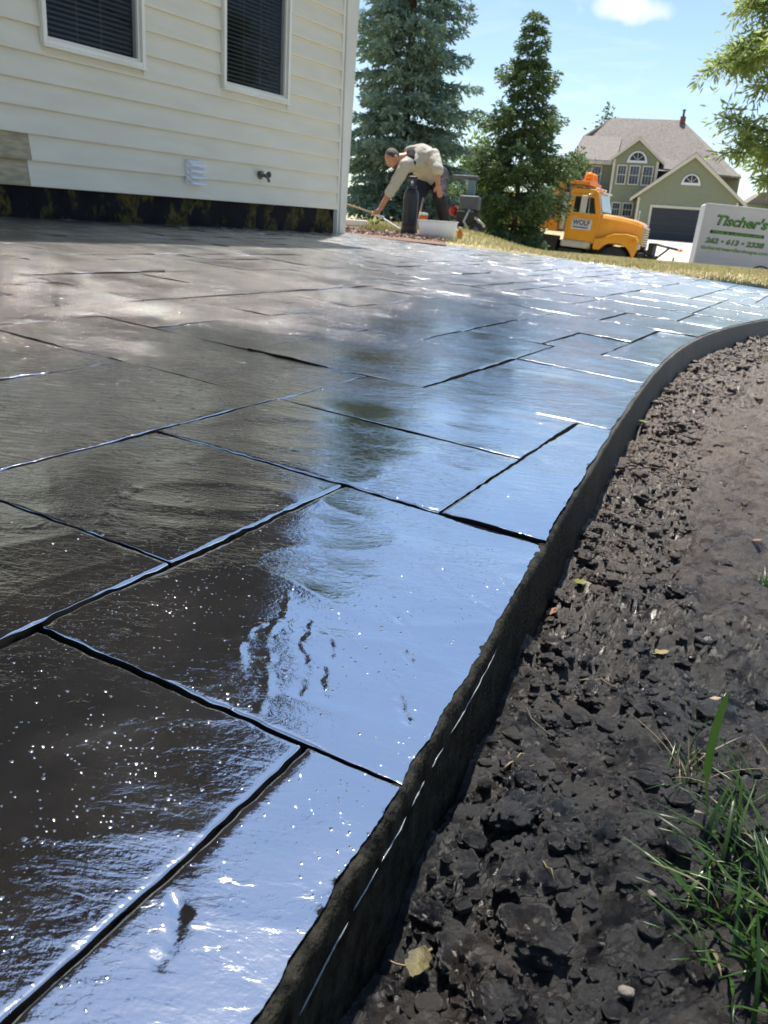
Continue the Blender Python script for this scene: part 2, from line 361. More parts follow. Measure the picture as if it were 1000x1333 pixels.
def tile(u0, u1, v0, v1):
    """one stamped stone: slate relief on top, worn arrises, sides that drop into the joint"""
    c = uvw((u0 + u1) / 2, (v0 + v1) / 2); q = [seen(uvw(a, b)) for a in (u0, (u0+u1)/2, u1) for b in (v0, (v0+v1)/2, min(v1, 2.0))]
    q = [p for p in q if p]
    if not any(-500 < p[0] < 1400 and 240 < p[1] < 2600 for p in q): return
    dist = math.dist(c, (0, 0, CZ))
    near_veins = [q for q in VEINS if u0 < sum(t[0] for t in q[0]) / len(q[0]) < u1 and v0 < sum(t[1] for t in q[0]) / len(q[0]) < v1]
    gap = .0020 if dist < 1.6 else min(.0045, .0020 + (dist - 1.6) * .0009); bv = min(1.25, gap / .0020)
    st = .0030 if dist < 1.0 else .0060 if dist < 1.4 else (.011 if dist < 2.2 else (.02 if dist < 4 else .045))
    def axis(a, b):
        k = max(3, int((b - a - .06) / st))
        e = [a + gap, a + gap + .0005 * bv, a + gap + .0014 * bv, a + gap + .0030 * bv]
        f = [b - gap - .0030 * bv, b - gap - .0014 * bv, b - gap - .0005 * bv, b - gap]
        return e + list(np.linspace(a + gap + .0065 * bv, b - gap - .0065 * bv, k)) + f
    U = axis(u0, u1); W = axis(v0, v1)
    nu, nw = len(U), len(W); tx, ty = random.gauss(0, .0026), random.gauss(0, .0026); seed = random.random() * 50
    ang = random.random() * PI; ca, sa = math.cos(ang), math.sin(ang)
    depth = [-.022, -.0022 * min(bv, 2), -.0006 * min(bv, 2), -.0001]
    V = []; any_in = False
    for i, u in enumerate(U):
        for j, v in enumerate(W):
            hu = depth[i] if i < 4 else (depth[nu - 1 - i] if nu - 1 - i < 4 else 0)
            hv = depth[j] if j < 4 else (depth[nw - 1 - j] if nw - 1 - j < 4 else 0)
            uf = ufar(v) - .01; ve = vedge(min(u, uf)) - .0060 + .0034 * fbm(u * 13, 0.0, 3.0, 5, 2.3, .6); vw = vwall(u) + .006
            uu = u; vv = v; cut = 0
            if u > uf: uu = uf; cut = 1
            if v > ve: vv = ve; cut = 1
            if v < vw: vv = vw; cut = 1
            if not cut: any_in = True
            ju = .0020 * noise.noise((v * 60, u * 3, 1.7)) if (i < 4 or nu - 1 - i < 4) else 0
            jv = .0020 * noise.noise((u * 60, v * 3, 7.1)) if (j < 4 or nw - 1 - j < 4) else 0
            p, r_ = u * ca + v * sa, -u * sa + v * ca
            wear = max(.04, .15 + 1.5 * abs(noise.noise((u * 30, v * 30, 6.6))) + 1.1 * noise.noise((u * 9, v * 9, 2.6)))
            if dist > 1.6 and noise.noise((u * 12, v * 12, 5.5)) > -.08: wear *= .2
            if hu > -.01: hu *= wear
            if hv > -.01: hv *= wear
            far = min(1.0, max(0.0, (-.6 - v) / 1.0)); amp = (1 + .5 * far) * (1 if dist < 3 else .6)
            h = (.0024 if dist > .75 else .0016) * noise.noise((p * 3.2 + seed, r_ * 5.5, seed)) + .0007 * noise.noise((p * 8, r_ * 17, seed + 4))
            rd = 1 - abs(noise.noise((p * 5.0 + seed, r_ * 8.0, seed + 9))) * 3.2
            h += .0008 * max(0, rd) ** 2
            h *= amp
            if far > 0: st_ = noise.noise((p * 4.1 + 7, r_ * 6.3, seed + 20)); h += far * .0007 * (1 if st_ > .12 else max(0, 1 - (.12 - st_) * 9))
            for vp_, va_, vw_ in near_veins:
                h += vein_h(vp_, va_, vw_, u, v)
            h += tx * (u - u0) + ty * (v - v0)
            h = h + min(hu, hv) if min(hu, hv) > -.01 else -.022
            x, y, z = uvw(uu + (0 if cut else ju), vv + (0 if cut else jv), h)
            V.append((x, y, z))
    if not any_in: return
    I = np.arange(nu * nw).reshape(nu, nw)
    F = np.stack([I[:-1, :-1], I[1:, :-1], I[1:, 1:], I[:-1, 1:]], -1).reshape(-1, 4)
    # drop collapsed cells beyond the outline
    A = np.array(V); d1 = A[F[:, 2]] - A[F[:, 0]]; d2 = A[F[:, 3]] - A[F[:, 1]]
    area = np.abs(d1[:, 0] * d2[:, 1] - d1[:, 1] * d2[:, 0]); keep = area > 1e-9
    # winding: u is forward, v to the right -> flip so normals point up
    F = F[keep][:, ::-1]
    if len(F) == 0: return
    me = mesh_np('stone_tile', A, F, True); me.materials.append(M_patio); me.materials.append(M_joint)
    rim_ = np.zeros(nu * nw, bool).reshape(nu, nw); rim_[0, :] = rim_[-1, :] = True; rim_[:, 0] = rim_[:, -1] = True
    me.polygons.foreach_set('material_index', rim_.ravel()[F].any(1).astype(np.int32))
    link('stone_tile', me, None, patio)

XE = 9.9
near = [(-1.0, -.35, -.40, XE), (-1.0, -.35, -.533, -.40), (-.75, -.2, -.867, -.533), (-.35, .441, -.264, XE), (-.35, .441, -.533, -.264), (-.2, .61, -.867, -.533), (.61, .96, -.867, -.533), (.441, .96, -.533, XE),
        (.96, 1.29, -.867, -.39), (.96, 1.645, -.39, XE), (1.29, 1.645, -.867, -.39), (.63, 1.29, -1.245, -.867), (.96, 1.29, -1.66, -1.245), (.3, .63, -1.5, -.867), (.63, .96, -1.66, -1.245),
        (1.29, 1.645, -1.66, -.867), (1.645, 2.27, -.735, XE), (1.645, 2.27, -1.2, -.735), (1.645, 2.27, -1.485, -1.2), (2.27, 2.64, -1.03, -.735), (2.27, 2.64, -.735, XE),
        (2.64, 3.1, -.775, -.585), (2.64, 3.66, -.585, XE), (3.1, 3.66, -1.03, -.585), (2.64, 3.1, -1.03, -.775), (2.27, 3.16, -1.485, -1.03), (3.16, 3.66, -1.485, -1.03),
        (3.66, 4.19, -.835, XE), (3.66, 4.19, -1.485, -.835), (4.19, 4.77, -.6, XE), (4.19, 4.77, -1.1, -.6), (4.19, 4.77, -1.485, -1.1)]
def vmax_of(u0, u1): return max(vedge(u0), vedge((u0+u1)/2), vedge(u1)) + .03
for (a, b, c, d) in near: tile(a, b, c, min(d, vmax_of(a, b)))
def fill(u0, u1, v0, v1, seed):
    rd = random.Random(seed); nu = round((u1 - u0) / .172); nv_ = round((v1 - v0) / .172); du, dv = (u1-u0)/nu, (v1-v0)/nv_
    occ = np.zeros((nu, nv_), bool); sizes = [(2,2),(2,3),(3,2),(3,3),(2,4),(4,2),(3,4),(4,3),(3,3),(3,4)]
    for i in range(nu):
        for j in range(nv_):
            if occ[i, j]: continue
            rd.shuffle(sizes); ok = None
            for (a, b) in sizes + [(1,3),(3,1),(2,1),(1,2),(1,1)]:
                if i + a <= nu and j + b <= nv_ and not occ[i:i+a, j:j+b].any(): ok = (a, b); break
            a, b = ok; occ[i:i+a, j:j+b] = True
            U0, U1, V0, V1 = u0+i*du, u0+(i+a)*du, v0+j*dv, v0+(j+b)*dv
            if V0 > vmax_of(U0, U1) or U0 > max(ufar(V0), ufar(V1)): continue
            tile(U0, U1, V0, min(V1, vmax_of(U0, U1)))
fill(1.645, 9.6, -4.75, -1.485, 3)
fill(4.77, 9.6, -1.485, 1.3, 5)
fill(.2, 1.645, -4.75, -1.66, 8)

# rough outer edge of the slab, formed against a bent board
us = [-1.6]
while us[-1] < 9.45: us.append(us[-1] + (.005 if .1 < us[-1] < 1.6 else (.012 if us[-1] < 3 else .03)))
prof = [(-.026, -.0145), (-.019, -.010), (-.013, -.0058), (-.009, -.0040), (-.006, -.0034), (-.003, -.0038), (-.001, -.0055), (0, -.009), (.0004, -.018), (.001, -.028), (.001, -.045), (.002, -.065), (.003, -.09), (.004, -.12), (.004, -.17)]
V = []; k = len(prof)
for u in us:
    n_ = edge_normal(u); ve = vedge(u)
    for t, (d, z) in enumerate(prof):
        a = .0008 if t in (0,) else (.0013 if t < 8 else .0006)
        e = fbm(u * 38, d * 60 + z * 60, 2.0, 4) * a; f = fbm(u * 55, d * 70 - z * 70, 8.0, 3) * a * (.9 if t < 6 else .3)
        ww = fbm(u * 7, 0, 5.0, 2) * .0025 * (1 if 3 < t else .3)
        dd = d + e + ww; V.append(uvw(u + n_[0] * dd, ve + n_[1] * dd, z + f))
I = np.arange(len(V)).reshape(len(us), k); F = np.stack([I[:-1, :-1], I[:-1, 1:], I[1:, 1:], I[1:, :-1]], -1).reshape(-1, 4)
o = link('slab_edge', mesh_np('slab_edge', V, F, True), M_edge, patio); o['label'] = 'rough dark edge of the slab facing the soil'
for (a, b, z0_, z1_) in [(.545, .70, -.021, -.019), (.50, .528, -.023, -.022), (.452, .482, -.0235, -.0225), (.395, .44, -.025, -.0235), (.352, .39, -.027, -.0255), (.28, .345, -.031, -.028)]:
    mb = MB(); pts = []; rr = []
    N = 30
    for i in range(N):
        t = i / (N - 1); u = a + (b - a) * t; n_ = edge_normal(u); d = .0014 + .0006 * noise.noise((u * 60, 0, 1)) + fbm(u * 7, 0, 5.0, 2) * .0025
        pts.append(uvw(u + n_[0] * d, vedge(u) + n_[1] * d, z0_ + (z1_ - z0_) * t + .0012 * noise.noise((u * 90, 3, 0))))
        rr.append((.0006 + .0004 * noise.noise((u * 160, 9, 2))) * (min(1, 8 * t, 8 * (1 - t)) + .05))
    mb.tube(pts, rr, 6).build('glint_bead', M_bead, patio)

# ---------------------------------------------------------------- soil along the edge
M_soil = bpy.data.materials.new('damp dark topsoil'); M_soil.use_nodes = True
def soil_nodes(m):
    n = m.node_tree; p = n.nodes['Principled BSDF']; L = n.links.new; pos = n.nodes.new('ShaderNodeNewGeometry').outputs['Position']
    def nz(s, d=5, r=.6):
        a = n.nodes.new('ShaderNodeTexNoise'); a.inputs['Scale'].default_value = s; a.inputs['Detail'].default_value = d; a.inputs['Roughness'].default_value = r; L(pos, a.inputs['Vector']); return a.outputs['Fac']
    def mr(x, a, b, c=0., d=1.):
        q = n.nodes.new('ShaderNodeMapRange'); q.inputs[1].default_value = a; q.inputs[2].default_value = b; q.inputs[3].default_value = c; q.inputs[4].default_value = d; L(x, q.inputs[0]); return q.outputs[0]
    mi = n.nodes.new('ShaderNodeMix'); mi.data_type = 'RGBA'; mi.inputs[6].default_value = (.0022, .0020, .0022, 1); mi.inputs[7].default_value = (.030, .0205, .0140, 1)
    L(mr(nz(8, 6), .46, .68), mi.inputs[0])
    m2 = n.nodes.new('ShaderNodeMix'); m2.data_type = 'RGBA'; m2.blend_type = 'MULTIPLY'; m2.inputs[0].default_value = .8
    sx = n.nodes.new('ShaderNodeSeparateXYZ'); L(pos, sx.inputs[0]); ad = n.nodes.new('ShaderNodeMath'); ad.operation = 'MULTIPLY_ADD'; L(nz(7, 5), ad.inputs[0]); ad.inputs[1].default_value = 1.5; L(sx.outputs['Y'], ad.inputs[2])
    dry = n.nodes.new('ShaderNodeMix'); dry.data_type = 'RGBA'; L(mr(ad.outputs[0], 1.5, 2.6), dry.inputs[0]); L(mi.outputs[2], dry.inputs[6]); dry.inputs[7].default_value = (.100, .069, .047, 1); mi = dry  # paler with distance: sunlight on the far soil put into its colour
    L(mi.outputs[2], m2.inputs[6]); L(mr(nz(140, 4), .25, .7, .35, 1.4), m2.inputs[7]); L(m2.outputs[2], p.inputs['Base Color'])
    L(mr(nz(30, 4), .36, .60, .13, .60), p.inputs['Roughness']); p.inputs['Specular IOR Level'].default_value = .85
    b = n.nodes.new('ShaderNodeBump'); b.inputs['Strength'].default_value = 1; b.inputs['Distance'].default_value = .0050; L(nz(300, 6, .8), b.inputs['Height'])
    L(b.outputs[0], p.inputs['Normal'])
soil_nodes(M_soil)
WP = [0, .03, .07, .12, .18, .25, .35, .6, 1.0, 2.4]; WH = [-.100, -.100, -.090, -.078, -.064, -.052, -.045, -.04, -.03, -.03]
def soil_h(u, w):
    h = float(np.interp(w, WP, WH)); u2 = u
    k = min(1.0, max(0.0, (u - .2) / 6)); 
    rough = .45 + .55 * max(0, min(1, .55 + 1.6 * noise.noise((u * 3.1, w * 5.0, 4.4))))
    if w > .15 and 1.0 < u < 2.6: rough *= .35 + .65 * max(0, min(1, (.19 - w) / .04))
    elif w < .15 and u > .9: rough *= 1.25
    h += .026 * fbm(u * 6.5, w * 8.5, 1.0, 3)
    fade = 1 if w < .36 else max(0, 1 - (w - .36) / .08)
    for s, A, z in ((15, .026, 8.3), (38, .018, 0.3), (85, .0100, 2.2), (190, .0060, 5.1), (330, .0030, 7.7)):
        d = noise.voronoi((u * s + .35 * noise.noise((u*s*.7, w*s*.7, z)), w * s, z))[0]
        h += fade * A * rough * (min(.75, max(0, d[1] - d[0])) - .25) * (1 if w > .012 else .4)
    h += fade * .0028 * fbm(u * 120, w * 120, 3.0, 2)
    return h
def soil_pt(u, w, extra=0.0):
    n_ = edge_normal(u); return uvw(u + n_[0] * w, vedge(u) + n_[1] * w, soil_h(u, w) + extra)
us = [-.6]
while us[-1] < 9.2: us.append(us[-1] + (.03 if us[-1] < .15 else (.0021 if us[-1] < .85 else (.0038 if us[-1] < 1.9 else (.0065 if us[-1] < 3.4 else (.012 if us[-1] < 5.4 else .04))))))
ws = [.001]
while ws[-1] < 2.4: ws.append(ws[-1] + (.0021 if ws[-1] < .26 else (.006 if ws[-1] < .45 else .07)))
V = [soil_pt(u, w_) for u in us for w_ in ws]
I = np.arange(len(V)).reshape(len(us), len(ws)); F = np.stack([I[:-1, :-1], I[:-1, 1:], I[1:, 1:], I[1:, :-1]], -1).reshape(-1, 4)
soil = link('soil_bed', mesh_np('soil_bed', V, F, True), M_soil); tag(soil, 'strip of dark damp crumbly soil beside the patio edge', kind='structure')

# loose crumbs and clods
def ico(sub):
    bm = bmesh.new(); bmesh.ops.create_icosphere(bm, subdivisions=sub, radius=1.0); v = np.array([t.co[:] for t in bm.verts]); f = np.array([[t.index for t in q.verts] for q in bm.faces]); bm.free(); return v, f
IV, IF = ico(2); IV3, IF3 = ico(5)
def lump(r, seed, big=False):
    v0, f0 = (IV3, IF3) if big else (IV, IF)
    def rad_(p):
        d = noise.voronoi((p[0] * (2.2 if big else 1.3) + seed, p[1] * (2.2 if big else 1.3), p[2] * (2.2 if big else 1.3)))[0]
        r = 1 + .42 * fbm(p[0] * 1.3 + seed, p[1] * 1.3, p[2] * 1.3, 3) + .38 * (min(.7, d[1] - d[0]) - .3)
        if big: r += .20 * fbm(p[0] * 5 + seed, p[1] * 5, p[2] * 5, 3)
        return r
    out = np.array([p * rad_(p) for p in v0])
    out = out * np.array([random.uniform(.8, 1.35), random.uniform(.7, 1.1), random.uniform(.5, .8)]) * r
    a = random.random() * 6.28; c_, s_ = math.cos(a), math.sin(a); out[:, :2] = out[:, :2] @ np.array([[c_, -s_], [s_, c_]]); return out, f0
protos = [lump(1, i * 3.3) for i in range(14)]
AV = []; AF = []; n = 0
for i in range(8000):
    u = .22 + random.random() ** 1.5 * 4.8; w_ = .012 + abs(random.gauss(.0, .12)) if random.random() < .75 else random.uniform(.02, .35)
    if w_ > .16 and 1.0 < u < 2.4 and random.random() < .8: continue
    r_ = min(.013, (.0015 + random.expovariate(1 / .0018)) * (1 + .35 * max(0, u - 1))); pv, pf = random.choice(protos); c = np.array(soil_pt(u, w_, r_ * .15))
    AV.append(pv * r_ * np.array([1, 1, random.uniform(.8, 1.2)]) + c); AF.append(pf + n); n += len(pv)
IV4, IF4 = ico(4)
for i in range(70):
    IV3, IF3 = IV4, IF4; u = .26 + random.random() ** 1.3 * 2.6; w_ = .015 + abs(random.gauss(.03, .055)); r_ = random.uniform(.007, .017) * (1 + .2 * max(0, u - 1)); pv, pf = lump(r_, i * 7.7, True); c = np.array(soil_pt(u, w_, r_ * .1))
    AV.append(pv + c); AF.append(pf + n); n += len(pv)
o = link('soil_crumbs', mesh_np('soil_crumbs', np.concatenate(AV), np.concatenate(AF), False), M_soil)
tag(o, 'loose crumbs of dark soil scattered over the soil strip', 'soil', kind='stuff')
def soil_px(px, py, dh=-.08):
    """(u, w) of the soil seen at a pixel"""
    d = ray(px, py); n_ = Vector((.052442, -.017067, 1)); t = (-.36968 + dh) / n_.dot(d); x, y = d.x * t, d.y * t
    u, v = x * SG + y * CG, x * CG - y * SG; return u, v - vedge(u)
def soil_at(px, py, extra=0.0):
    u, w_ = soil_px(px, py); u, w_ = soil_px(px, py, soil_h(u, max(.002, w_))); u, w_ = soil_px(px, py, soil_h(u, max(.002, w_)) + extra)
    return Vector(soil_pt(u, max(.004, w_), extra))
for (px, py, r_, lab) in [(612, 1262, .021, 'large wet clod nearest the slab edge at the bottom'), (668, 1150, .017, 'rounded dark clod beside the slab, halfway up the near soil'), (565, 1180, .019, 'black clod lying tight under the slab edge'),
                          (735, 1105, .014, 'small dark clod left of the sparse grass tuft'), (705, 770, .018, 'dark clod near the slab beside the green leaf'), (790, 765, .016, 'blocky clod left of the smooth pale soil'), (875, 775, .015, 'black clod above the tan leaf'),
                          (848, 632, .020, 'dark broken clod where the slab starts to bend'), (880, 565, .022, 'upright dark clod under the bend of the slab'), (905, 548, .02, 'flat black clod right of the upright clod'), (690, 1230, .024, 'broad brown clod in the near soil'), (640, 1310, .02, 'dark clod at the very bottom of the soil')]:
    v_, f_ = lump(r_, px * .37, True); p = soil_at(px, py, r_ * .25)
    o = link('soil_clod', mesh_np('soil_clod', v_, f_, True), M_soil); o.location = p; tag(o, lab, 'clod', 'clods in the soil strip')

# ---------------------------------------------------------------- ground: lawn that rolls down to the street and up to the far house
def gz(x, y):
    f1 = np.interp(y, [9, 10.4, 12.7, 16, 20, 24, 30, 34], [-.22, -.2, -.10, -.15, -.27, -.62, -1.35, -1.56])
    f2 = np.interp(y, [8, 9.5, 14, 18, 22, 28, 32, 40, 58, 75, 130, 400], [-.32, -.31, -.38, -.46, -.64, -1.25, -1.56, -1.56, -.75, -.32, 0, 2])
    t = min(1, max(0, (x - .6) / 1.6)); t = t * t * (3 - 2 * t); z = f1 * (1 - t) + f2 * t if y < 34 else f2
    if y < 26: z -= .016 * max(0, min(x, 10) - 2) * min(1, max(0, (26 - y) / 6))
    near_ = PZ(max(-8, min(8, x)), y) - CZ - .03; s = min(1, max(0, (y - 8.2) / 2.2)); s = s * s * (3 - 2 * s)
    return CZ + (near_ * (1 - s) + z * s if y < 10.4 else z)
xs = np.unique(np.concatenate([np.linspace(-400, -30, 12), np.linspace(-30, -4, 18), np.arange(-4, 7, .11), np.linspace(7, 40, 60), np.linspace(42, 400, 14)]))
ys = np.unique(np.concatenate([np.linspace(-60, -3, 8), np.arange(-3, 14, .11), np.linspace(14, 40, 60), np.linspace(41, 120, 40), np.linspace(130, 900, 10)]))
V = np.zeros((len(ys), len(xs), 3))
for i, y in enumerate(ys):
    for j, x in enumerate(xs):
        z = gz(x, y)
        if -5 < x < 8 and -4 < y < 12:
            u, v = x * SG + y * CG, x * CG - y * SG
            if -2.5 < u < 9.6 and v < vedge(u) + 2.2 and u < ufar(v) - .1 and v > -9:
                z = PZ(x, y) - (.30 if v > vedge(u) - .15 or v < -4.6 else .16)
        elif y < 9: z = min(z, PZ(max(-8, min(8, x)), max(y, -4)) - .03)
        V[i, j] = (x, y, z)
I = np.arange(len(xs) * len(ys)).reshape(len(ys), len(xs)); F = np.stack([I[:-1, :-1], I[:-1, 1:], I[1:, 1:], I[1:, :-1]], -1).reshape(-1, 4)
M_lawn = mat('dry summer lawn', (.29, .26, .12), (.46, .39, .22), 1.3, .9, .02, 60, coords='Position', detail=8, ramp=(.4, .62))
ground = link('ground', mesh_np('ground', V.reshape(-1, 3), F, True), M_lawn); tag(ground, 'sunburnt lawn sloping from the patio to the street', kind='structure')
# ---------------------------------------------------------------- the house beside the patio
HX, HYY = -0.65238, 8.83566
HZ = CZ                                          # local z = height relative to the camera height
house = empty('lap_sided_house', (HX, HYY, HZ), R(90 - 28.168), 'cream lap-sided house with two dark windows above a tarred foundation', 'house')
# local x runs along the wall towards the far corner, -y faces the patio
M_siding = mat('cream painted siding', (.66, .615, .485), (.59, .545, .425), 2.2, .55, .0006, 30, detail=7, ramp=(.35, .75), stretch=(1, 1, 5))
M_bare = mat('weathered unpainted siding', (.42, .35, .22), (.26, .22, .14), 9, .8, .001, 60, stretch=(1, 1, 4))
M_trim = mat('cream trim paint', (.76, .73, .63), (.68, .65, .55), 3, .5)
M_post = mat('grey cream corner trim', (.66, .63, .54), (.56, .53, .45), 5, .55, stretch=(1, 1, .3))
M_tar = mat('tarred foundation', (.004, .004, .006), (.010, .009, .012), 5, .7, .002, 30, spec=.12)
M_must = mat('mustard adhesive left on the foundation', (.085, .074, .012), (.012, .012, .008), 16, .8, .003, 50, spec=.1, ramp=(.42, .6))
M_dark_up = mat('dark unseen upper cladding', (.016, .012, .010), (.026, .02, .016), 8, .8, .004, 25)  # dark tone chosen so the unseen upper house reflects dark in the patio
M_dark = mat('dim room', (.02, .02, .022), rough=.9)
M_glass = mat('window glass', (.012, .014, .016), rough=.03, spec=.5)
M_blind = mat('lowered dark blinds', (.16, .17, .175), rough=.5)
WB, ST = .0355, .1522                            # bottom of the siding, height of a course
wins = [(-3.475, -2.675, .885, 1.86), (-1.785, -.972, .892, 1.70)]     # openings x0 x1 z0 z1
XL, XR = -9.5, -.055
n_course = 13
UP = WB + ST * n_course                          # where the unseen, darkened upper storey starts
def board(x0, x1, k, m, zc=None):
    z0 = WB + k * ST; z1 = z0 + ST if zc is None else zc - .012
    mb = MB(); N = max(2, int((x1 - x0) / .35)); vs = []
    for i in range(N + 1):
        x = x0 + (x1 - x0) * i / N; wv = .0022 * noise.noise((x * 1.3, k * 5.1, 2)); sg = .0018 * noise.noise((x * .8, k * 3.3, 9))
        vs += [(x, .012, z0 + sg + .002), (x, -.0265 + wv, z0 + sg), (x, -.0275 + wv, z0 + sg + .010), (x, -.004 + wv * .4, z1 + .012), (x, .012, z1 + .012)]
    fs = []
    for i in range(N):
        for j in range(5):
            a, b = i * 5 + j, i * 5 + (j + 1) % 5; fs.append((a, b, b + 5, a + 5))
    fs += [(4, 3, 2, 1, 0), tuple(N * 5 + t for t in range(5))]
    return mb.add(vs, fs).build('siding_board', m, house)
for k in range(n_course):
    z0 = WB + k * ST; z1 = z0 + ST; segs = [(XL, XR)]
    for (a, b, c, d) in wins:
        if z1 > c + .01 and z0 < d - .01:
            segs = [s for q in segs for s in ([(q[0], a - .03), (b + .03, q[1])] if q[0] < a and q[1] > b else [q])]
    for (a, b) in segs:
        if k < 2 and a == XL:
            o = board(XL, -3.655 + .02 * k, k, M_bare); o['label'] = 'weathered tan board with the paint gone'
            board(-3.650 + .02 * k, b, k, M_siding)
        else:
            js = [a]; 
            if b - a > 5: js.append(a + 2.4 + ((k * 1.7) % 3.1))
            js.append(b)
            for p_, q_ in zip(js[:-1], js[1:]): board(p_ + (.0012 if p_ != a else 0), q_, k, M_siding)
    for (a, b, c, d) in wins:
        if z0 < c - .028 and z1 > c + .01: board(a - .0295, b + .0295, k, M_siding, c - .026)
# sheathing behind the boards, with the two openings left free
mb = MB(); xs_ = sorted({XL, XR} | {w_[i] for w_ in wins for i in (0, 1)})
for a, b in zip(xs_[:-1], xs_[1:]):
    hit = [w_ for w_ in wins if w_[0] <= a + 1e-6 and w_[1] >= b - 1e-6]
    if hit:
        c, d = hit[0][2], hit[0][3]; mb.box((a, .014, WB), (b, .16, c)); mb.box((a, .014, d), (b, .16, UP))
    else: mb.box((a, .014, WB), (b, .16, UP))
mb.build('sheathing', M_dark, house)
# body of the house: side and back walls, unseen upper storey made dark for its reflection, hip roof
mb = MB(); mb.box((XL, 8.9, -.5), (0, 9.0, UP)); mb.box((-.1, .165, -.5), (0, 8.9, UP)); mb.box((XL, .165, -.5), (XL + .1, 8.9, UP)); mb.build('outer_wall', M_siding, house)
mb = MB(); mb.box((XL, .9, -.4), (-.12, .95, UP)); mb.build('room_partition', M_dark, house)
EH = 5.9
mb = MB(); mb.box((XL - .05, -.06, UP + .16), (.06, 9.05, EH)); o = mb.build('unseen_upper_storey', M_dark_up, house); o['label'] = 'unseen upper storey, made dark for the patio reflection'
mb = MB(); mb.box((XL - .08, -.085, UP + .002), (.085, 9.08, UP + .158)); mb.build('belt_board', M_dark_up, house)  # unseen too, dark for the same reflection
ov = .335
mb = MB(); x0, x1, y0, y1 = XL - ov, ov + .02, -ov - .06, 9.05 + ov; zr = EH + 2.6; h = (y1 - y0) / 2
mb.add([(x0,y0,EH+.02),(x1,y0,EH+.02),(x1,y1,EH+.02),(x0,y1,EH+.02),(x0,y0,EH+.16),(x1,y0,EH+.16),(x1,y1,EH+.16),(x0,y1,EH+.16),(x0+h*.9,y0+h,zr),(x1-h*.9,y0+h,zr)],
       [(3,2,1,0),(0,1,5,4),(1,2,6,5),(2,3,7,6),(3,0,4,7),(4,5,9,8),(5,6,9),(6,7,8,9),(7,4,8)]); mb.build('roof', M_dark_up, house)
# foundation
mb = MB(); mb.box((XL, .02, -.75), (-.03, .14, WB + .03)); fnd = mb.build('foundation_wall', M_tar, house); fnd['label'] = 'black tarred foundation band'
def stain(m):
    # old mustard-coloured adhesive left in smeared patches on the tar
    n = m.node_tree; L = n.links.new; p = n.nodes['Principled BSDF']; src = p.inputs['Base Color'].links[0].from_socket
    t = n.nodes.new('ShaderNodeTexCoord'); mp = n.nodes.new('ShaderNodeMapping'); mp.inputs['Scale'].default_value = (1, 0, .75); L(t.outputs['Object'], mp.inputs['Vector'])
    def nz(s, d, dist): a = n.nodes.new('ShaderNodeTexNoise'); a.inputs['Scale'].default_value = s; a.inputs['Detail'].default_value = d; a.inputs['Distortion'].default_value = dist; a.inputs['Roughness'].default_value = .62; L(mp.outputs[0], a.inputs['Vector']); return a.outputs['Fac']
    def mr(x, a, b): q = n.nodes.new('ShaderNodeMapRange'); q.inputs[1].default_value = a; q.inputs[2].default_value = b; L(x, q.inputs[0]); return q.outputs[0]
    k = n.nodes.new('ShaderNodeMath'); k.operation = 'MULTIPLY'; L(mr(nz(3.4, 6, .35), .505, .55), k.inputs[0]); L(mr(nz(22, 4, .5), .36, .62), k.inputs[1])
    mi = n.nodes.new('ShaderNodeMix'); mi.data_type = 'RGBA'; L(k.outputs[0], mi.inputs[0]); L(src, mi.inputs[6]); mi.inputs[7].default_value = (.085, .070, .016, 1); L(mi.outputs[2], p.inputs['Base Color'])
stain(M_tar)
# corner trim: inner channel and tapered outer post
def quad_post(b0, b1, t0, t1, yf, yb, m, name):
    mb = MB(); z0, z1 = -.19, UP; tz = (z1 - z0) / (1.85 + .18)
    t0, t1 = b0 + (t0 - b0) * tz, b1 + (t1 - b1) * tz
    mb.add([(b0,yf,z0),(b1,yf,z0),(b1,yb,z0),(b0,yb,z0),(t0,yf,z1),(t1,yf,z1),(t1,yb,z1),(t0,yb,z1)], [(3,2,1,0),(4,5,6,7),(0,1,5,4),(1,2,6,5),(2,3,7,6),(3,0,4,7)])
    return mb.build(name, m, house, bevel=.006)
quad_post(-.062, -.042, -.108, -.074, -.030, .1, M_trim, 'corner_channel')
quad_post(-.040, .066, -.072, .128, -.046, .12, M_post, 'corner_post')
# windows
def ring(name, x0, x1, z0, z1, wd, yf, yb, m, par, bev=.003):
    mb = MB(); mb.box((x0, yf, z0), (x0 + wd, yb, z1)); mb.box((x1 - wd, yf, z0), (x1, yb, z1))
    mb.box((x0 + wd + .0008, yf + .001, z0), (x1 - wd - .0008, yb, z0 + wd)); mb.box((x0 + wd + .0008, yf + .001, z1 - wd), (x1 - wd - .0008, yb, z1))
    return mb.build(name, m, par, bevel=bev)
for (a, b, c, d) in wins:
    f = ring('window', a - .028, b + .028, c - .026, d + .028, .030, -.052, .03, M_trim, house)
    ring('sash', a + .0035, b - .0035, c + .0055, d - .0035, .018, -.030, .02, M_trim, f)
    mb = MB(); mb.box((a - .034, -.062, c - .040), (b + .034, .0, c - .0275)); mb.build('sill', M_trim, f, bevel=.002)
    mb = MB(); mb.box((a + .0205, -.012, c + .0225), (b - .0205, -.008, d - .0205)); mb.build('pane', M_glass, f)
    mb = MB(); z = c + .05
    while z < d - .05:
        mb.add([(a + .018, .030, z), (b - .018, .030, z), (b - .018, .052, z + .017), (a + .018, .052, z + .017)], [(0, 1, 2, 3)]); z += .030
    for x in (a + .3, b - .3): mb.box((x, .024, c + .04), (x + .004, .0265, d - .04))
    o = mb.build('blind', M_blind, f); o['kind'] = 'stuff'
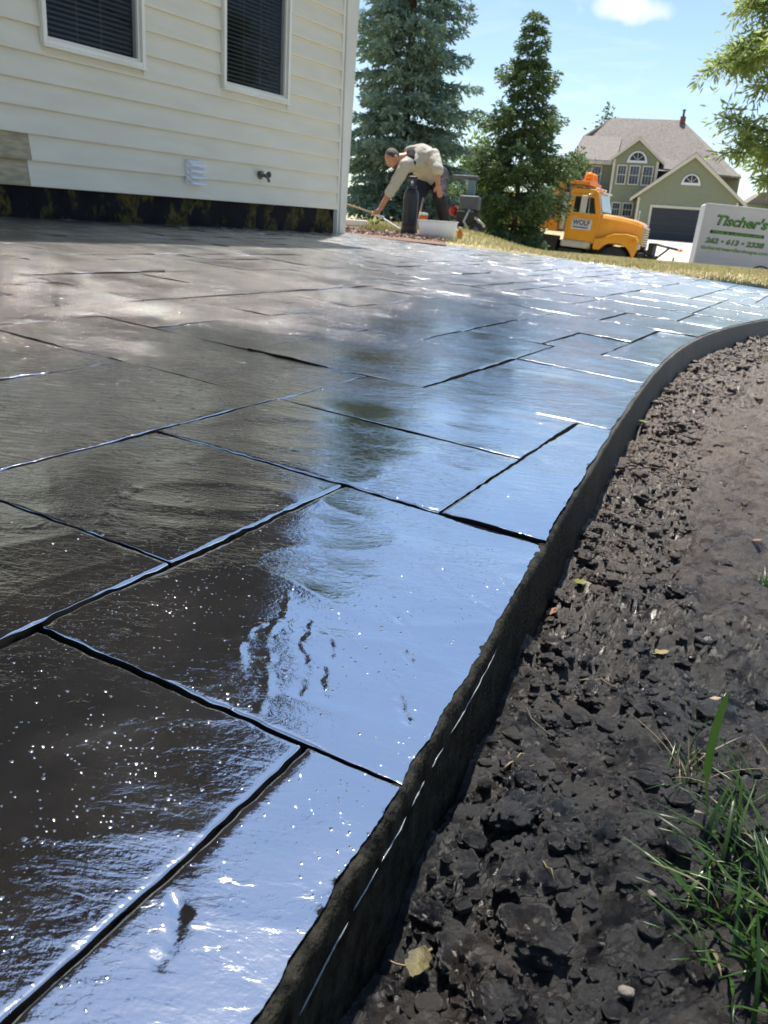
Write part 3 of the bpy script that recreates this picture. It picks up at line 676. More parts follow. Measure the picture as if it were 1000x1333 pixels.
# glass: pane that shows the blinds faintly
gn = M_glass.node_tree; p = gn.nodes['Principled BSDF']; tr = gn.nodes.new('ShaderNodeBsdfTransparent'); ms = gn.nodes.new('ShaderNodeMixShader'); ms.inputs[0].default_value = .8
gn.links.new(p.outputs[0], ms.inputs[1]); gn.links.new(tr.outputs[0], ms.inputs[2]); gn.links.new(ms.outputs[0], gn.nodes['Material Output'].inputs['Surface'])

# dryer vent with four louvres
Mh = Matrix.Translation((HX, HYY, HZ)) @ Matrix.Rotation(R(90 - 28.168), 4, 'Z')
M_white = mat('white plastic', (.74, .75, .76), rough=.35)
vent = empty('wall_vent', Mh @ Vector((-2.14, -.024, .22)), R(90 - 28.168), 'small white louvred vent on the cream siding', 'vent')
mb = MB(); mb.box((-.085, -.012, -.085), (.085, .012, .085)); mb.build('back_plate', M_white, vent, bevel=.003)
for k in range(4):
    z = .072 - k * .044; mb = MB()
    mb.add([(-.09, -.012, z + .018), (.09, -.012, z + .018), (.09, -.06, z - .012), (.085, -.062, z - .02), (-.085, -.062, z - .02), (-.09, -.06, z - .012), (-.09, -.012, z + .008), (.09, -.012, z + .008)],
           [(0, 1, 2, 5), (5, 2, 3, 4), (6, 4, 3, 7), (0, 5, 4, 6), (1, 7, 3, 2)])
    mb.build('louvre', M_white, vent, bevel=.002)
M_brass = mat('tarnished brass', (.12, .10, .085), (.22, .19, .16), 30, .45, metal=.7)
fau = empty('outdoor_faucet', Mh @ Vector((-1.31, -.022, .265)), R(90 - 28.168), 'tarnished outdoor faucet on the siding near the corner post', 'faucet')
MB().lathe([(.034, -.005), (.034, .003), (.02, .008)], (0, -.003, 0), 18, 'y').build('flange', M_brass, fau)
MB().tube([(0, 0, 0), (0, -.05, -.002), (.012, -.075, -.018), (.02, -.085, -.052)], [.013, .014, .013, .012], 10).build('spout', M_brass, fau)
mb = MB(); mb.tube([(0, -.045, 0), (.052, -.052, .008)], .007, 8); mb.lathe([(.002, -.004), (.024, -.006), (.026, .0), (.024, .006), (.002, .004)], (.056, -.052, .008), 14, 'x'); mb.build('handle', M_brass, fau)
mb = MB(); mb.tube([(0, -.04, 0), (-.036, -.05, .012)], [.009, .012], 8); mb.lathe([(.004, -.012), (.018, -.010), (.018, .010), (.004, .012)], (-.04, -.05, .013), 12, 'y'); mb.build('vacuum_breaker', M_brass, fau)

# ---------------------------------------------------------------- street, drive and the far house
M_road = mat('asphalt', (.05, .05, .052), (.07, .07, .07), 3, .85, .01, 40, coords='Position')
M_drive = mat('pale concrete drive', (.50, .46, .40), (.42, .39, .34), 1.1, .8, .004, 30, coords='Position')
def sheet(name, pts, m, lift, nx=30, ny=6, label=None):
    (a, b), (c, d) = pts
    V = []; 
    for i in range(nx + 1):
        for j in range(ny + 1):
            s, t = i / nx, j / ny; x0 = a[0] + (c[0] - a[0]) * s; y0 = a[1] + (c[1] - a[1]) * s; x1 = b[0] + (d[0] - b[0]) * s; y1 = b[1] + (d[1] - b[1]) * s
            x, y = x0 + (x1 - x0) * t, y0 + (y1 - y0) * t; V.append((x, y, gz(x, y) + lift))
    I = np.arange(len(V)).reshape(nx + 1, ny + 1); F = np.stack([I[:-1, :-1], I[1:, :-1], I[1:, 1:], I[:-1, 1:]], -1).reshape(-1, 4)
    o = link(name, mesh_np(name, V, F, True), m); tag(o, label, kind='structure')
    bm = bmesh.new(); bm.from_mesh(o.data); bmesh.ops.recalc_face_normals(bm, faces=bm.faces); bm.to_mesh(o.data); bm.free(); return o
sheet('street', (((-60, 40.5), (-60, 32.2)), ((60, 40.5), (60, 32.2))), M_road, .025, 60, 10, 'asphalt street beyond the lawn')
GS = 1.3
G0 = Vector((15.624 * GS, 57 * GS, CZ - .234 * GS)); GYAW = R(106); gx = Vector((math.sin(GYAW), math.cos(GYAW), 0)); gy_ = Vector((math.sin(GYAW - PI / 2), math.cos(GYAW - PI / 2), 0))
def gp(X, Y): q = G0 + gx * X + gy_ * Y; return (q.x, q.y)
sheet('driveway', ((gp(-.6, -.05), gp(-1.0, -33)), (gp(4.9, -.05), gp(5.2, -33))), M_drive, .05, 6, 60, 'pale concrete drive rising to the garage')
M_green = mat('sage green siding', (.27, .285, .195), (.25, .265, .18), 3, .7, detail=4)
# horizontal lap lines as fine relief on siding too far away to build board by board
def lap(m, pitch, amp):
    n = m.node_tree; p = n.nodes['Principled BSDF']; t = n.nodes.new('ShaderNodeTexCoord'); sx = n.nodes.new('ShaderNodeSeparateXYZ'); n.links.new(t.outputs['Object'], sx.inputs[0])
    a = n.nodes.new('ShaderNodeMath'); a.operation = 'DIVIDE'; a.inputs[1].default_value = pitch; n.links.new(sx.outputs['Z'], a.inputs[0])
    f = n.nodes.new('ShaderNodeMath'); f.operation = 'FRACT'; n.links.new(a.outputs[0], f.inputs[0])
    b = n.nodes.new('ShaderNodeBump'); b.invert = True; b.inputs['Distance'].default_value = amp; n.links.new(f.outputs[0], b.inputs['Height']); n.links.new(b.outputs[0], p.inputs['Normal'])
lap(M_green, .15, .02)
M_gtrim = mat('ivory trim', (.62, .58, .50), rough=.6)
M_roof = mat('grey brown roof shingles', (.175, .155, .14), (.25, .222, .20), 5, .9, .02, 14, detail=6)
M_gdoor = mat('slate blue garage door', (.030, .034, .045), (.036, .04, .052), 4, .6)
M_gglass = mat('far window glass', (.035, .05, .075), (.06, .08, .11), 2.5, .08)
M_brick = mat('brick chimney', (.22, .09, .07), (.16, .07, .06), 9, .9)
gh = empty('garage_house', G0, PI / 2 - GYAW, 'sage green two-storey house with a gabled garage and brown shingle roof', 'house')
gs = lambda *p: tuple(v * GS for v in p)
def gbox(mb, a, b): return mb.box(gs(*a), gs(*b))
def gpoly(mb, pts, y0, y1):
    return mb.prism([gs(*p) for p in pts], y0 * GS, y1 * GS)
# local: x along the front, y away from the viewer, z up
mb = MB(); gpoly(mb, [(-.95, -.6), (5.0, -.6), (5.0, 2.60), (2.05, 4.98), (-.95, 2.60)], 0, 6.5); mb.build('garage_wall', M_green, gh)
mb = MB(); gpoly(mb, [(-2.95, -.6), (-.10, -.6), (-.10, 4.9), (-1.52, 6.0), (-2.95, 4.9)], 3.0, 8.0); mb.build('bay_wall', M_green, gh)
mb = MB(); gbox(mb, (-5.65, 5.0, -.6), (-2.96, 11.5, 4.75)); gbox(mb, (-2.95, 8.01, -.6), (5.4, 12.5, 4.6)); gpoly(mb, [(4.99, 2.6), (5.0, 2.6), (5.0, 2.61)], 6.6, 8); mb.build('main_wall', M_green, gh)
# roofs as slabs
def slab(mb, quad, th=.14):
    q = [Vector(gs(*p)) for p in quad]; n_ = (q[1] - q[0]).cross(q[2] - q[0]).normalized()
    if n_.z < 0: n_ = -n_
    lo = [p - n_ * th for p in q]; k = len(q)
    return mb.add(q + lo, [tuple(range(k)), tuple(range(2 * k - 1, k - 1, -1))] + [(i, i + k, (i + 1) % k + k, (i + 1) % k) for i in range(k)])
rf = slab(MB(), [(-1.40, -.32, 2.42), (2.05, -.32, 5.20), (2.05, 9.5, 5.20), (-1.40, 6.5, 2.42)]); slab(rf, [(5.45, -.32, 2.42), (5.45, 8.5, 2.42), (2.05, 9.5, 5.20), (2.05, -.32, 5.205)])
ro = rf.build('garage_roof', M_roof, gh)
rf = slab(MB(), [(-3.15, 2.7, 4.86), (-1.52, 2.7, 6.25), (-1.52, 8.4, 6.25), (-3.15, 6.0, 4.86)]); slab(rf, [(.25, 2.7, 4.75), (.25, 6.0, 4.75), (-1.52, 8.4, 6.25), (-1.52, 2.7, 6.255)])
rf.build('bay_roof', M_roof, gh)
rf = slab(MB(), [(-6.0, 4.6, 4.85), (-2.9, 4.6, 4.85), (-2.9, 7.4, 6.6), (-5.5, 7.4, 6.6)])
slab(rf, [(-3.2, 5.0, 4.72), (4.6, 5.0, 4.3), (5.3, 5.6, 4.3), (.95, 9.4, 8.05), (-3.9, 9.4, 8.05), (-5.0, 7.45, 6.55)])
slab(rf, [(5.3, 5.6, 4.3), (5.3, 13, 4.3), (.95, 9.4, 8.055)]); slab(rf, [(-5.6, 7.4, 6.58), (-3.9, 9.4, 8.045), (-5.7, 13, 4.6), (-6.0, 4.7, 4.85)])
rm = rf.build('main_roof', M_roof, gh)
mb = MB(); gbox(mb, (.80, 9.0, 7.6), (1.17, 9.5, 8.25)); ch = mb.build('chimney', M_brick, rm); MB().tube([gs(.98, 9.2, 8.2), gs(.98, 9.2, 8.62)], .10, 10).build('flue', M_gdoor, ch); MB().lathe([(.06, 0), (.17, .03), (.17, .09), (.04, .14)], gs(.98, 9.2, 8.62), 12).build('flue_cap', M_gdoor, ch)
MB().tube([gs(4.05, 8.0, 4.9), gs(4.05, 8.0, 5.75)], .07, 8).build('roof_vent', M_gdoor, rm)
# rakes and corner boards
def rake(name, pts, y0, y1, par):
    mb = MB()
    gpoly(mb, pts, y0, y1); return mb.build(name, M_gtrim, par)
rake('rake_board', [(-1.45, 2.36), (-1.45, 2.18), (2.05, 4.90), (2.05, 5.15)], -.36, -.05, gh); rake('rake_board', [(5.50, 2.36), (2.055, 5.15), (2.055, 4.90), (5.50, 2.18)], -.36, -.05, gh)
rake('rake_board', [(-3.2, 4.84), (-3.2, 4.66), (-1.52, 6.02), (-1.52, 6.22)], 2.66, 2.95, gh); rake('rake_board', [(.30, 4.74), (-1.515, 6.22), (-1.515, 6.02), (.30, 4.56)], 2.66, 2.95, gh)
for (x0, x1, y, z0, z1) in [(-.99, -.84, -.03, -.6, 2.45), (4.9, 5.04, -.03, -.6, 2.45), (-2.99, -2.84, 2.96, 2.2, 4.85), (-.24, -.07, 2.96, 2.2, 4.8), (-5.69, -5.56, 4.96, -.6, 4.7)]:
    mb = MB(); gbox(mb, (x0, y, z0), (x1, y + .1, z1)); mb.build('corner_board', M_gtrim, gh)
mb = MB(); gbox(mb, (-5.95, 4.55, 4.58), (-3.0, 4.98, 4.80)); fr = mb.build('frieze', M_gtrim, gh)
for k in range(5):
    mb = MB(); gbox(mb, (-5.5 + k * .55, 4.45, 4.60), (-5.36 + k * .55, 4.548, 4.78)); mb.build('bracket', M_gtrim, fr)
# porch beam and porch roof at the left
mb = MB(); gbox(mb, (-6.2, 3.2, 2.62), (-3.0, 4.9, 2.98)); mb.build('porch_roof', M_gdoor, gh); mb = MB(); gbox(mb, (-6.2, 3.1, 2.4), (-3.0, 3.35, 2.61)); mb.build('porch_beam', M_gtrim, gh)
# garage door with panels
ring2 = MB(); gbox(ring2, (-.16, -.06, 0), (-.02, .05, 2.05)); gbox(ring2, (3.62, -.06, 0), (3.76, .05, 2.05)); gbox(ring2, (-.16, -.07, 1.91), (3.76, .05, 2.06)); gd = ring2.build('door_frame', M_gtrim, gh)
for r_ in range(4):
    mb = MB(); gbox(mb, (-.02, .0 - .03, .01 + r_ * .475), (3.62, .04, .47 + r_ * .475)); mb.build('door_panel', M_gdoor, gd, bevel=.02)
def gwin(x0, x1, y, z0, z1, mull=2):
    mb = MB(); gbox(mb, (x0 - .07, y - .07, z0 - .07), (x0, y + .02, z1 + .07)); gbox(mb, (x1, y - .07, z0 - .07), (x1 + .07, y + .02, z1 + .07)); gbox(mb, (x0, y - .07, z0 - .07), (x1, y + .02, z0)); gbox(mb, (x0, y - .07, z1), (x1, y + .02, z1 + .07)); w_ = mb.build('window', M_gtrim, gh)
    mb = MB(); gbox(mb, (x0 + .001, y - .03, z0 + .001), (x1 - .001, y + .015, z1 - .001)); mb.build('pane', M_gglass, w_)
    mb = MB(); zm = (z0 + z1) / 2; gbox(mb, (x0 + .002, y - .045, zm - .02), (x1 - .002, y - .032, zm + .02))
    for k in range(1, mull + 1): xm = x0 + (x1 - x0) * k / (mull + 1); gbox(mb, (xm - .008, y - .043, z0 + .002), (xm + .008, y - .0325, z1 - .002))
    mb.build('muntin', M_gtrim, w_)
for a, b in ((-2.60, -2.10), (-1.82, -1.26), (-.98, -.42)): gwin(a, b, 2.98, 3.36, 4.44)
gwin(-4.44, -3.86, 4.98, 3.36, 4.45); gwin(-2.62, -2.16, 2.98, 1.35, 2.12); gwin(-1.92, -1.36, 2.98, 1.35, 2.12)
def fan(cx_, cz_, y, r_):
    N = 16; out = [(cx_ + r_ * math.cos(PI * i / N), cz_ + r_ * 1.05 * math.sin(PI * i / N)) for i in range(N + 1)]; inn = [(cx_ + r_ * .78 * math.cos(PI * i / N), cz_ + .08 + r_ * .8 * math.sin(PI * i / N)) for i in range(N + 1)]
    mb = MB(); vs = [(x * GS, (y - .08) * GS, z * GS) for x, z in out + inn] + [(x * GS, (y - .01) * GS, z * GS) for x, z in out + inn]; n_ = N + 1; fs = []
    for i in range(N): fs += [(i, i + 1, n_ + i + 1, n_ + i), (2*n_ + i + 1, 2*n_ + i, i, i + 1), (n_ + i, n_ + i + 1, 3*n_ + i + 1, 3*n_ + i)]
    mb.add(vs, fs); gbox(mb, (cx_ - r_ * 1.05, y - .085, cz_ - .06), (cx_ + r_ * 1.05, y - .005, cz_ + .08)); w_ = mb.build('fan_window', M_white, gh)
    mb = MB(); mb.add([(x * GS, (y - .03) * GS, z * GS) for x, z in inn], [tuple(range(N + 1))]); mb.build('pane', M_gdoor, w_)
    for k in range(1, 4):
        a = PI * k / 4; d_ = Vector((math.cos(a), 0, math.sin(a))); MB().tube([Vector(gs(cx_, y - .045, cz_ + .09)) + d_ * r_ * .1, Vector(gs(cx_, y - .045, cz_ + .07)) + d_ * r_ * GS * .8], .022, 5).build('muntin', M_white, w_)
fan(2.04, 3.38, -.01, .55); fan(-1.47, 4.72, 2.98, .62)
# ---------------------------------------------------------------- trees
M_bark = mat('rough bark', (.07, .05, .035), (.12, .09, .07), 14, .9, .01, 40)
def diamonds(P, D, L, W, roll=None, fold=0.0):
    """one small pointed leaf or needle spray per row: base P, direction D, length L, width W"""
    n = len(P); D = D / np.linalg.norm(D, axis=1, keepdims=True)
    r_ = RNG.normal(size=(n, 3)) if roll is None else roll
    S = np.cross(D, r_); S /= np.linalg.norm(S, axis=1, keepdims=True) + 1e-9
    L = np.asarray(L).reshape(-1, 1); W = np.asarray(W).reshape(-1, 1)
    V = np.stack([P, P + D * L * .42 + S * W * .5, P + D * L, P + D * L * .42 - S * W * .5], 1).reshape(-1, 3)
    return V, np.arange(n * 4).reshape(n, 4)
def spruce(name, base, H, prof, dz, nb, spray, m, label, low=.12, twig_gap=.085, seed=1, droop=.28, lean=(0, 0)):
    rg = np.random.default_rng(seed); root = empty(name, base, 0, label, 'tree', 'spruces beyond the patio')
    MB().tube([(lean[0]*t, lean[1]*t, H * t - .2 * (t == 0)) for t in np.linspace(0, .99, 10)], [max(.012, .022 * H * .7 * (1 - t)) for t in np.linspace(0, .99, 10)], 8).build('trunk', M_bark, root)
    bp = []; P = []; D = []; L = []; W = []; z = low; bm_ = MB()
    while z < H * .985:
        k = nb if z < H * .8 else max(4, int(nb * .6)); ph0 = rg.random() * 6.28
        for b in range(k):
            ph = ph0 + 6.283 * b / k + rg.normal() * .22; zz = z + rg.normal() * dz * .3; fr = zz / H
            if fr >= 1 or zz < .05: continue
            Lb = prof(zz) * rg.uniform(.55, 1.28); d = np.array([math.cos(ph), math.sin(ph), 0]); c0 = np.array([lean[0]*fr, lean[1]*fr, zz])
            up = .55 * max(0, fr - .55) + .08
            n_ = max(5, int(Lb / twig_gap)); path = lambda t: c0 + d * Lb * t + np.array([0, 0, Lb * (up * t - droop * (1 - fr * .7) * t ** 1.8 + .12 * t ** 5)])
            if Lb > .25: bm_.tube([tuple(path(t)) for t in (0, .33, .66, .95)], [max(.004, .012 * Lb) * q for q in (1, .7, .45, .2)], 4, cap=False)
            side = np.array([-d[1], d[0], 0])
            for t in np.linspace(.18, 1, n_):
                p = path(t); lt = min(.46, (.16 + .34 * Lb) * (1.12 - t) + spray * .9)
                for s in (-1, 1, 0):
                    if s == 0 and t < .9 and rg.random() < .5: continue
                    td = d * rg.uniform(.5, 1.0) + side * s * rg.uniform(.5, 1.0) + np.array([0, 0, -rg.uniform(.0, .5) + .25 * up]); td /= np.linalg.norm(td)
                    m_ = max(2, int(lt / (spray * .42)))
                    tt = rg.random((m_ * 2, 1)) * lt; pts = p + td * tt + np.array([0, 0, -1.0]) * (tt / lt) ** 2 * lt * .28
                    P.append(pts); D.append(td + rg.normal(size=pts.shape) * .45 + np.array([0, 0, -.05])); L.append(rg.uniform(.7, 1.2, len(pts)) * spray); W.append(rg.uniform(.26, .42, len(pts)) * spray)
        z += dz * rg.uniform(.8, 1.2) * (1 if fr < .7 else .8)
    P = np.concatenate(P); V, F = diamonds(P, np.concatenate(D), np.concatenate(L), np.concatenate(W))
    bm_.build('branch', M_bark, root)['kind'] = 'stuff'
    link('crown', mesh_np('crown', V, F), m, root); return len(F)
M_sp1 = leafmat('blue spruce needles', (.175, .275, .22), (.35, .47, .385), .27, .6)
M_sp2 = leafmat('dark spruce needles', (.07, .125, .06), (.19, .27, .115), .38, .5)
def pz(p): return (p[0], p[1], gz(p[0], p[1]))
b1 = at(519, 300, 20); b2 = at(666, 325, 18)
n1 = spruce('spruce_tree', pz(b1), 8.4, lambda z: 1.55 * min(1, .85 + .15 * z) * max(.02, 1 - z / 8.4) ** .55, .30, 11, .125, M_sp1, 'tall blue-green spruce behind the bending worker', .15, .085, 3, .34)
n2 = spruce('spruce_tree', pz(b2), 4.30, lambda z: (1.42 * max(.012, 1 - z / 4.30) ** 1.0) * (.22 + .78 * min(1, z / 1.25)) * (1 + .25 * math.sin(z * 8.5)), .19, 8, .088, M_sp2, 'shorter dark green spruce in front of the orange truck', .10, .07, 5, .12, (-.02, 0))
print('sprays', n1, n2)

def leafy(name, base, crown_c, rad, n, leaf, m, label, cat='tree', group=None, trunk=True, clumps=26, seed=1):
    rg = np.random.default_rng(seed); root = empty(name, base, 0, label, cat, group); cc = np.array(crown_c); rad = np.array(rad)
    d = rg.normal(size=(clumps, 3)); d /= np.linalg.norm(d, axis=1, keepdims=True); C = cc + d * rad * rg.uniform(.35, .92, (clumps, 1))
    if trunk:
        mb = MB(); mb.tube([(0, 0, -.2), (0, 0, max(.1, cc[2] * .6)), tuple(cc)], [rad[0] * .09, rad[0] * .07, rad[0] * .03], 7)
        mb.build('trunk', M_bark, root); mb = MB()
        for c in C[::2]: mb.tube([(0, 0, max(.1, cc[2] * .5)), tuple((cc + c) / 2 * np.array([1, 1, .95])), tuple(c)], [rad[0] * .04, rad[0] * .025, .006], 5)
        mb.build('limb', M_bark, root)['kind'] = 'stuff'
    ci = rg.integers(0, clumps, n); P = C[ci] + rg.normal(size=(n, 3)) * rad * .20; D = (P - cc) * .6 + rg.normal(size=(n, 3)) * rad.mean() * .6 - np.array([0, 0, .2])
    V, F = diamonds(P, D, rg.uniform(.7, 1.3, n) * leaf, rg.uniform(.4, .6, n) * leaf); link('crown' if trunk else 'foliage', mesh_np('crown', V, F), m, root)
M_lite = leafmat('fresh yellow green leaves', (.10, .16, .025), (.22, .30, .06), .45)
M_mid = leafmat('mid green leaves', (.05, .09, .02), (.12, .18, .045), .4)
p = at(612, 296, 27); leafy('leafy_tree', pz(p), (0, 0, 1.9), (1.0, 1.0, 1.7), 5200, .16, M_lite, 'bright yellow-green tree between the two spruces', group='leafy trees in the background', seed=4)
p = at(640, 300, 30); leafy('leafy_bush', pz(p), (0, 0, .9), (1.0, .8, .95), 2600, .14, M_lite, 'low bright bush behind the left edge of the dark spruce', 'bush', trunk=False, seed=6)
p = at(585, 296, 31); leafy('leafy_tree', pz(p), (0, 0, 1.6), (1.6, 1.0, 1.6), 4200, .16, M_mid, 'mid green tree filling the gap behind the blue spruce', group='leafy trees in the background', seed=8)
p = at(742, 290, 46); leafy('leafy_tree', pz(p), (0, 0, 3.3), (1.0, 1.0, 1.5), 2600, .2, M_mid, 'small green tree left of the green house porch', group='leafy trees in the background', seed=9)
p = at(775, 290, 110); leafy('leafy_tree', pz(p), (0, 0, 11.2), (2.2, 2.2, 2.6), 1500, .5, M_mid, 'tree top showing over the left roof of the green house', group='leafy trees in the background', seed=10)
p = gp(-1.6 * GS, 1.5 * GS); leafy('round_shrub', (p[0], p[1], G0.z - .5), (0, 0, 1.15), (1.35, .9, 1.0), 3600, .14, leafmat('olive shrub leaves', (.09, .10, .03), (.17, .17, .05), .3), 'round olive shrub in front of the green house wall', 'shrub', trunk=False, seed=12, clumps=40)

# deciduous tree whose boughs reach into the upper right
def bough_tree():
    rg = np.random.default_rng(21); D0 = 9.2; tb = at(1150, 330, D0); base = Vector((tb.x, tb.y, gz(tb.x, tb.y)))
    root = empty('ash_tree', base, 0, 'green ash tree at the right edge with narrow pale leaves', 'tree'); B = np.array(base)
    loc = lambda px, py, d=D0: np.array(at(px, py, d)) - B
    MB().tube([(0, 0, -.2), (.02, 0, 1.2), (-.03, .05, 2.2), (.02, .0, 3.4), (.1, 0, 4.8)], [.16, .13, .11, .08, .04], 12).build('trunk', M_bark, root)
    boughs = [[(1130, 60), (1060, 60), (1000, 62), (955, 76), (922, 88)], [(1120, 0), (1040, 20), (990, 15), (962, 8)], [(1120, 20), (1050, 90), (1005, 105), (975, 120)], [(1130, 40), (1040, 45), (985, 45), (948, 70)], [(1110, -60), (1030, -10), (985, 0), (975, -15)],
              [(1140, 210), (1060, 190), (1005, 180), (962, 168), (932, 158)], [(1140, 215), (1050, 205), (1000, 200), (965, 188), (952, 203)], [(1140, 220), (1060, 212), (1010, 210), (985, 208), (982, 218)], [(1140, 265), (1060, 250), (1010, 240), (985, 240)], [(1130, 60), (1050, 70), (1010, 60), (980, 75), (960, 92)]]
    lm = MB(); P = []; D = []
    def leaves_along(pts, dens, spread):
        pts = np.array(pts)
        for a, b, wgt in zip(pts[:-1], pts[1:], np.linspace(1.0, .75, len(pts) - 1)):
            n = max(2, int(np.linalg.norm(b - a) * dens * wgt)); t = rg.random((n, 1)); q = a + (b - a) * t
            tw = rg.normal(size=(n, 3)) * spread * np.array([1, 1, .7]) + np.array([0, 0, -.02]); P.append(q + tw * rg.random((n, 1)))
            D.append(tw * 2 + (b - a) / np.linalg.norm(b - a) * .14 + np.array([0, 0, -.035]) + rg.normal(size=(n, 3)) * .09)
    for bo in boughs:
        pts = [loc(x + 12, y - 4, D0 + rg.normal() * .25) for x, y in bo]; st = np.array([0, 0, max(1.0, pts[0][2] - .4)]); full = [st] + pts
        lm.tube([tuple(q) for q in full], list(np.linspace(.035, .005, len(full))), 6)
        leaves_along(full[1:], 600, .10)
        for q in full[2:]:
            for _ in range(4):
                e = q + rg.normal(size=3) * np.array([.09, .2, .08]); lm.tube([tuple(q), tuple((q + e) / 2 + np.array([0, 0, .02])), tuple(e)], [.005, .004, .002], 4); leaves_along([q, e], 170, .08)
    for k in range(26):                      # the rest of the crown, right of the frame
        ph = rg.uniform(-1.3, 1.3); r_ = rg.uniform(.8, 1.9); e = np.array([math.cos(ph) * r_, math.sin(ph) * r_, rg.uniform(1.6, 5.8)]); st = np.array([0, 0, max(1.0, e[2] - .9)])
        lm.tube([tuple(st), tuple((st + e) / 2 + np.array([0, 0, .1])), tuple(e)], [.04, .025, .006], 5); leaves_along([(st + e) / 2, e], 260, .3)
    lm.build('limb', M_bark, root)['kind'] = 'stuff'
    P = np.concatenate(P); V, F = diamonds(P, np.concatenate(D), RNG.uniform(.06, .105, len(P)), RNG.uniform(.018, .028, len(P)))
    link('crown', mesh_np('crown', V, F), leafmat('ash leaves', (.19, .27, .06), (.42, .49, .18), .6), root)
bough_tree()

# ---------------------------------------------------------------- grass, mulch, small plants
def blades(xy, zf, h, wd, m, name, label, kind='stuff', lean=.5, cat='grass', bendy=True, par=None, clump=None):
    n = len(xy); a = RNG.random(n) * 6.28; d = np.stack([np.cos(a), np.sin(a)], 1); h = h * RNG.uniform(.5, 1.25, n); ln = RNG.uniform(.1, lean, n) * h
    z = np.array([zf(x, y) for x, y in xy]); s = np.stack([-d[:, 1], d[:, 0]], 1) * (wd * .5)
    b = np.concatenate([xy, z[:, None]], 1); mid = b + np.concatenate([d * (ln * .35)[:, None], (h * .62)[:, None]], 1); tip = b + np.concatenate([d * ln[:, None], h[:, None]], 1)
    S = np.concatenate([s, np.zeros((n, 1))], 1); V = np.stack([b - S, b + S, mid + S * .8, mid - S * .8, tip], 1).reshape(-1, 3); i = np.arange(n)[:, None] * 5
    F = np.concatenate([i + np.array([[0, 1, 2]]), i + np.array([[0, 2, 3]]), i + np.array([[3, 2, 4]])], 0); o = link(name, mesh_np(name, V, F), m, par)
    if par is None: tag(o, label, cat, kind=kind)
    return o
M_gdry = leafmat('dry lawn grass', (.47, .40, .23), (.36, .34, .15), .45); M_ggreen = leafmat('green grass', (.12, .17, .035), (.24, .28, .07), .45)
xy = []
while len(xy) < 62000:
    D_ = 8.0 + 17 * RNG.random() ** 1.6; x = RNG.uniform(-.06, .55) * D_; y = D_
    u, v = x * SG + y * CG, x * CG - y * SG
    if u < ufar(v) + .02 and v < 1.4: continue
    if x < .3 and y < 10.6: continue
    xy.append((x, y))
xy = np.array(xy); blades(xy, lambda x, y: gz(x, y) - .005, np.where(xy[:, 1] < 12, .042, .055), .008, M_gdry, 'lawn_grass', 'short straw-coloured lawn grass beyond the patio')
xy = xy[(RNG.random(len(xy)) < .22) & (np.array([noise.noise((x * .7, y * .35, 3)) for x, y in xy]) > -.05)] + RNG.normal(size=(1, 2)) * .02
blades(xy, lambda x, y: gz(x, y) - .005, .05, .008, M_ggreen, 'green_lawn_grass', 'patches of green grass in the straw-coloured lawn')
# mulch bed at the house corner
M_mulch = mat('red brown mulch', (.13, .075, .055), (.22, .14, .105), 30, .9, .01, 50, coords='Position')
sheet('mulch_bed', (((-1.1, 8.75), (-1.1, 12.4)), ((.45, 8.9), (.45, 10.75))), M_mulch, .03, 16, 20, 'strip of red-brown mulch past the house corner')
n = 2600; P = np.stack([RNG.uniform(-.75, .42, n), RNG.uniform(9.3, 10.8, n), np.zeros(n)], 1); P[:, 2] = [gz(a, b) + .032 for a, b in P[:, :2]]
Dm = RNG.normal(size=(n, 3)) * np.array([1, 1, .25]); V, F = diamonds(P, Dm, RNG.uniform(.02, .06, n), RNG.uniform(.008, .018, n)); o = link('mulch_chips', mesh_np('mulch_chips', V, F), leafmat('mulch chips', (.10, .055, .04), (.28, .19, .145), 0)); tag(o, 'loose red-brown bark chips past the house corner', 'mulch', kind='stuff')
a = at(478, 297, 10.8); b = at(518, 301, 10.8); xy = np.stack([RNG.normal((a.x + b.x) / 2, .13, 700), RNG.normal(10.9, .14, 700)], 1); blades(xy, lambda x, y: gz(x, y) + .03, .05, .008, leafmat('pale bed grass', (.20, .22, .06), (.42, .38, .16), .4), 'bed_grass', 'yellow-green grass growing along the mulch by the worker')
p = at(487, 297, 11.3); hp = empty('hosta_plant', (p.x, p.y, gz(p.x, p.y) + .03), 0, 'pale striped leafy plant by the mulch near the worker\'s hand', 'plant')
for k in range(11):
    ang = 6.28 * k / 11 + random.random() * .4; l = random.uniform(.10, .18); d_ = np.array([[math.cos(ang) * .6, math.sin(ang) * .6, random.uniform(.5, 1.1)]])
    V, F = diamonds(np.array([[math.cos(ang) * .012, math.sin(ang) * .012, 0.]]), d_, [l], [l * .42], np.array([[0, 0, 1.0]])); link('leaf', mesh_np('leaf', V, F), M_lite if k % 2 else leafmat('cream hosta leaf', (.45, .48, .25), (.5, .5, .3), .3), hp)
a = at(447, 289, 11.2); b = at(478, 293, 11.2); z = gz(a.x, 11.2)
MB().box((a.x - .25, 11.15, z + .03), (b.x, 11.28, z + .105)).build('downspout_extension', M_white, bevel=.012)
tag(bpy.data.objects['downspout_extension'], 'white plastic downspout extension lying past the corner post', 'pipe')
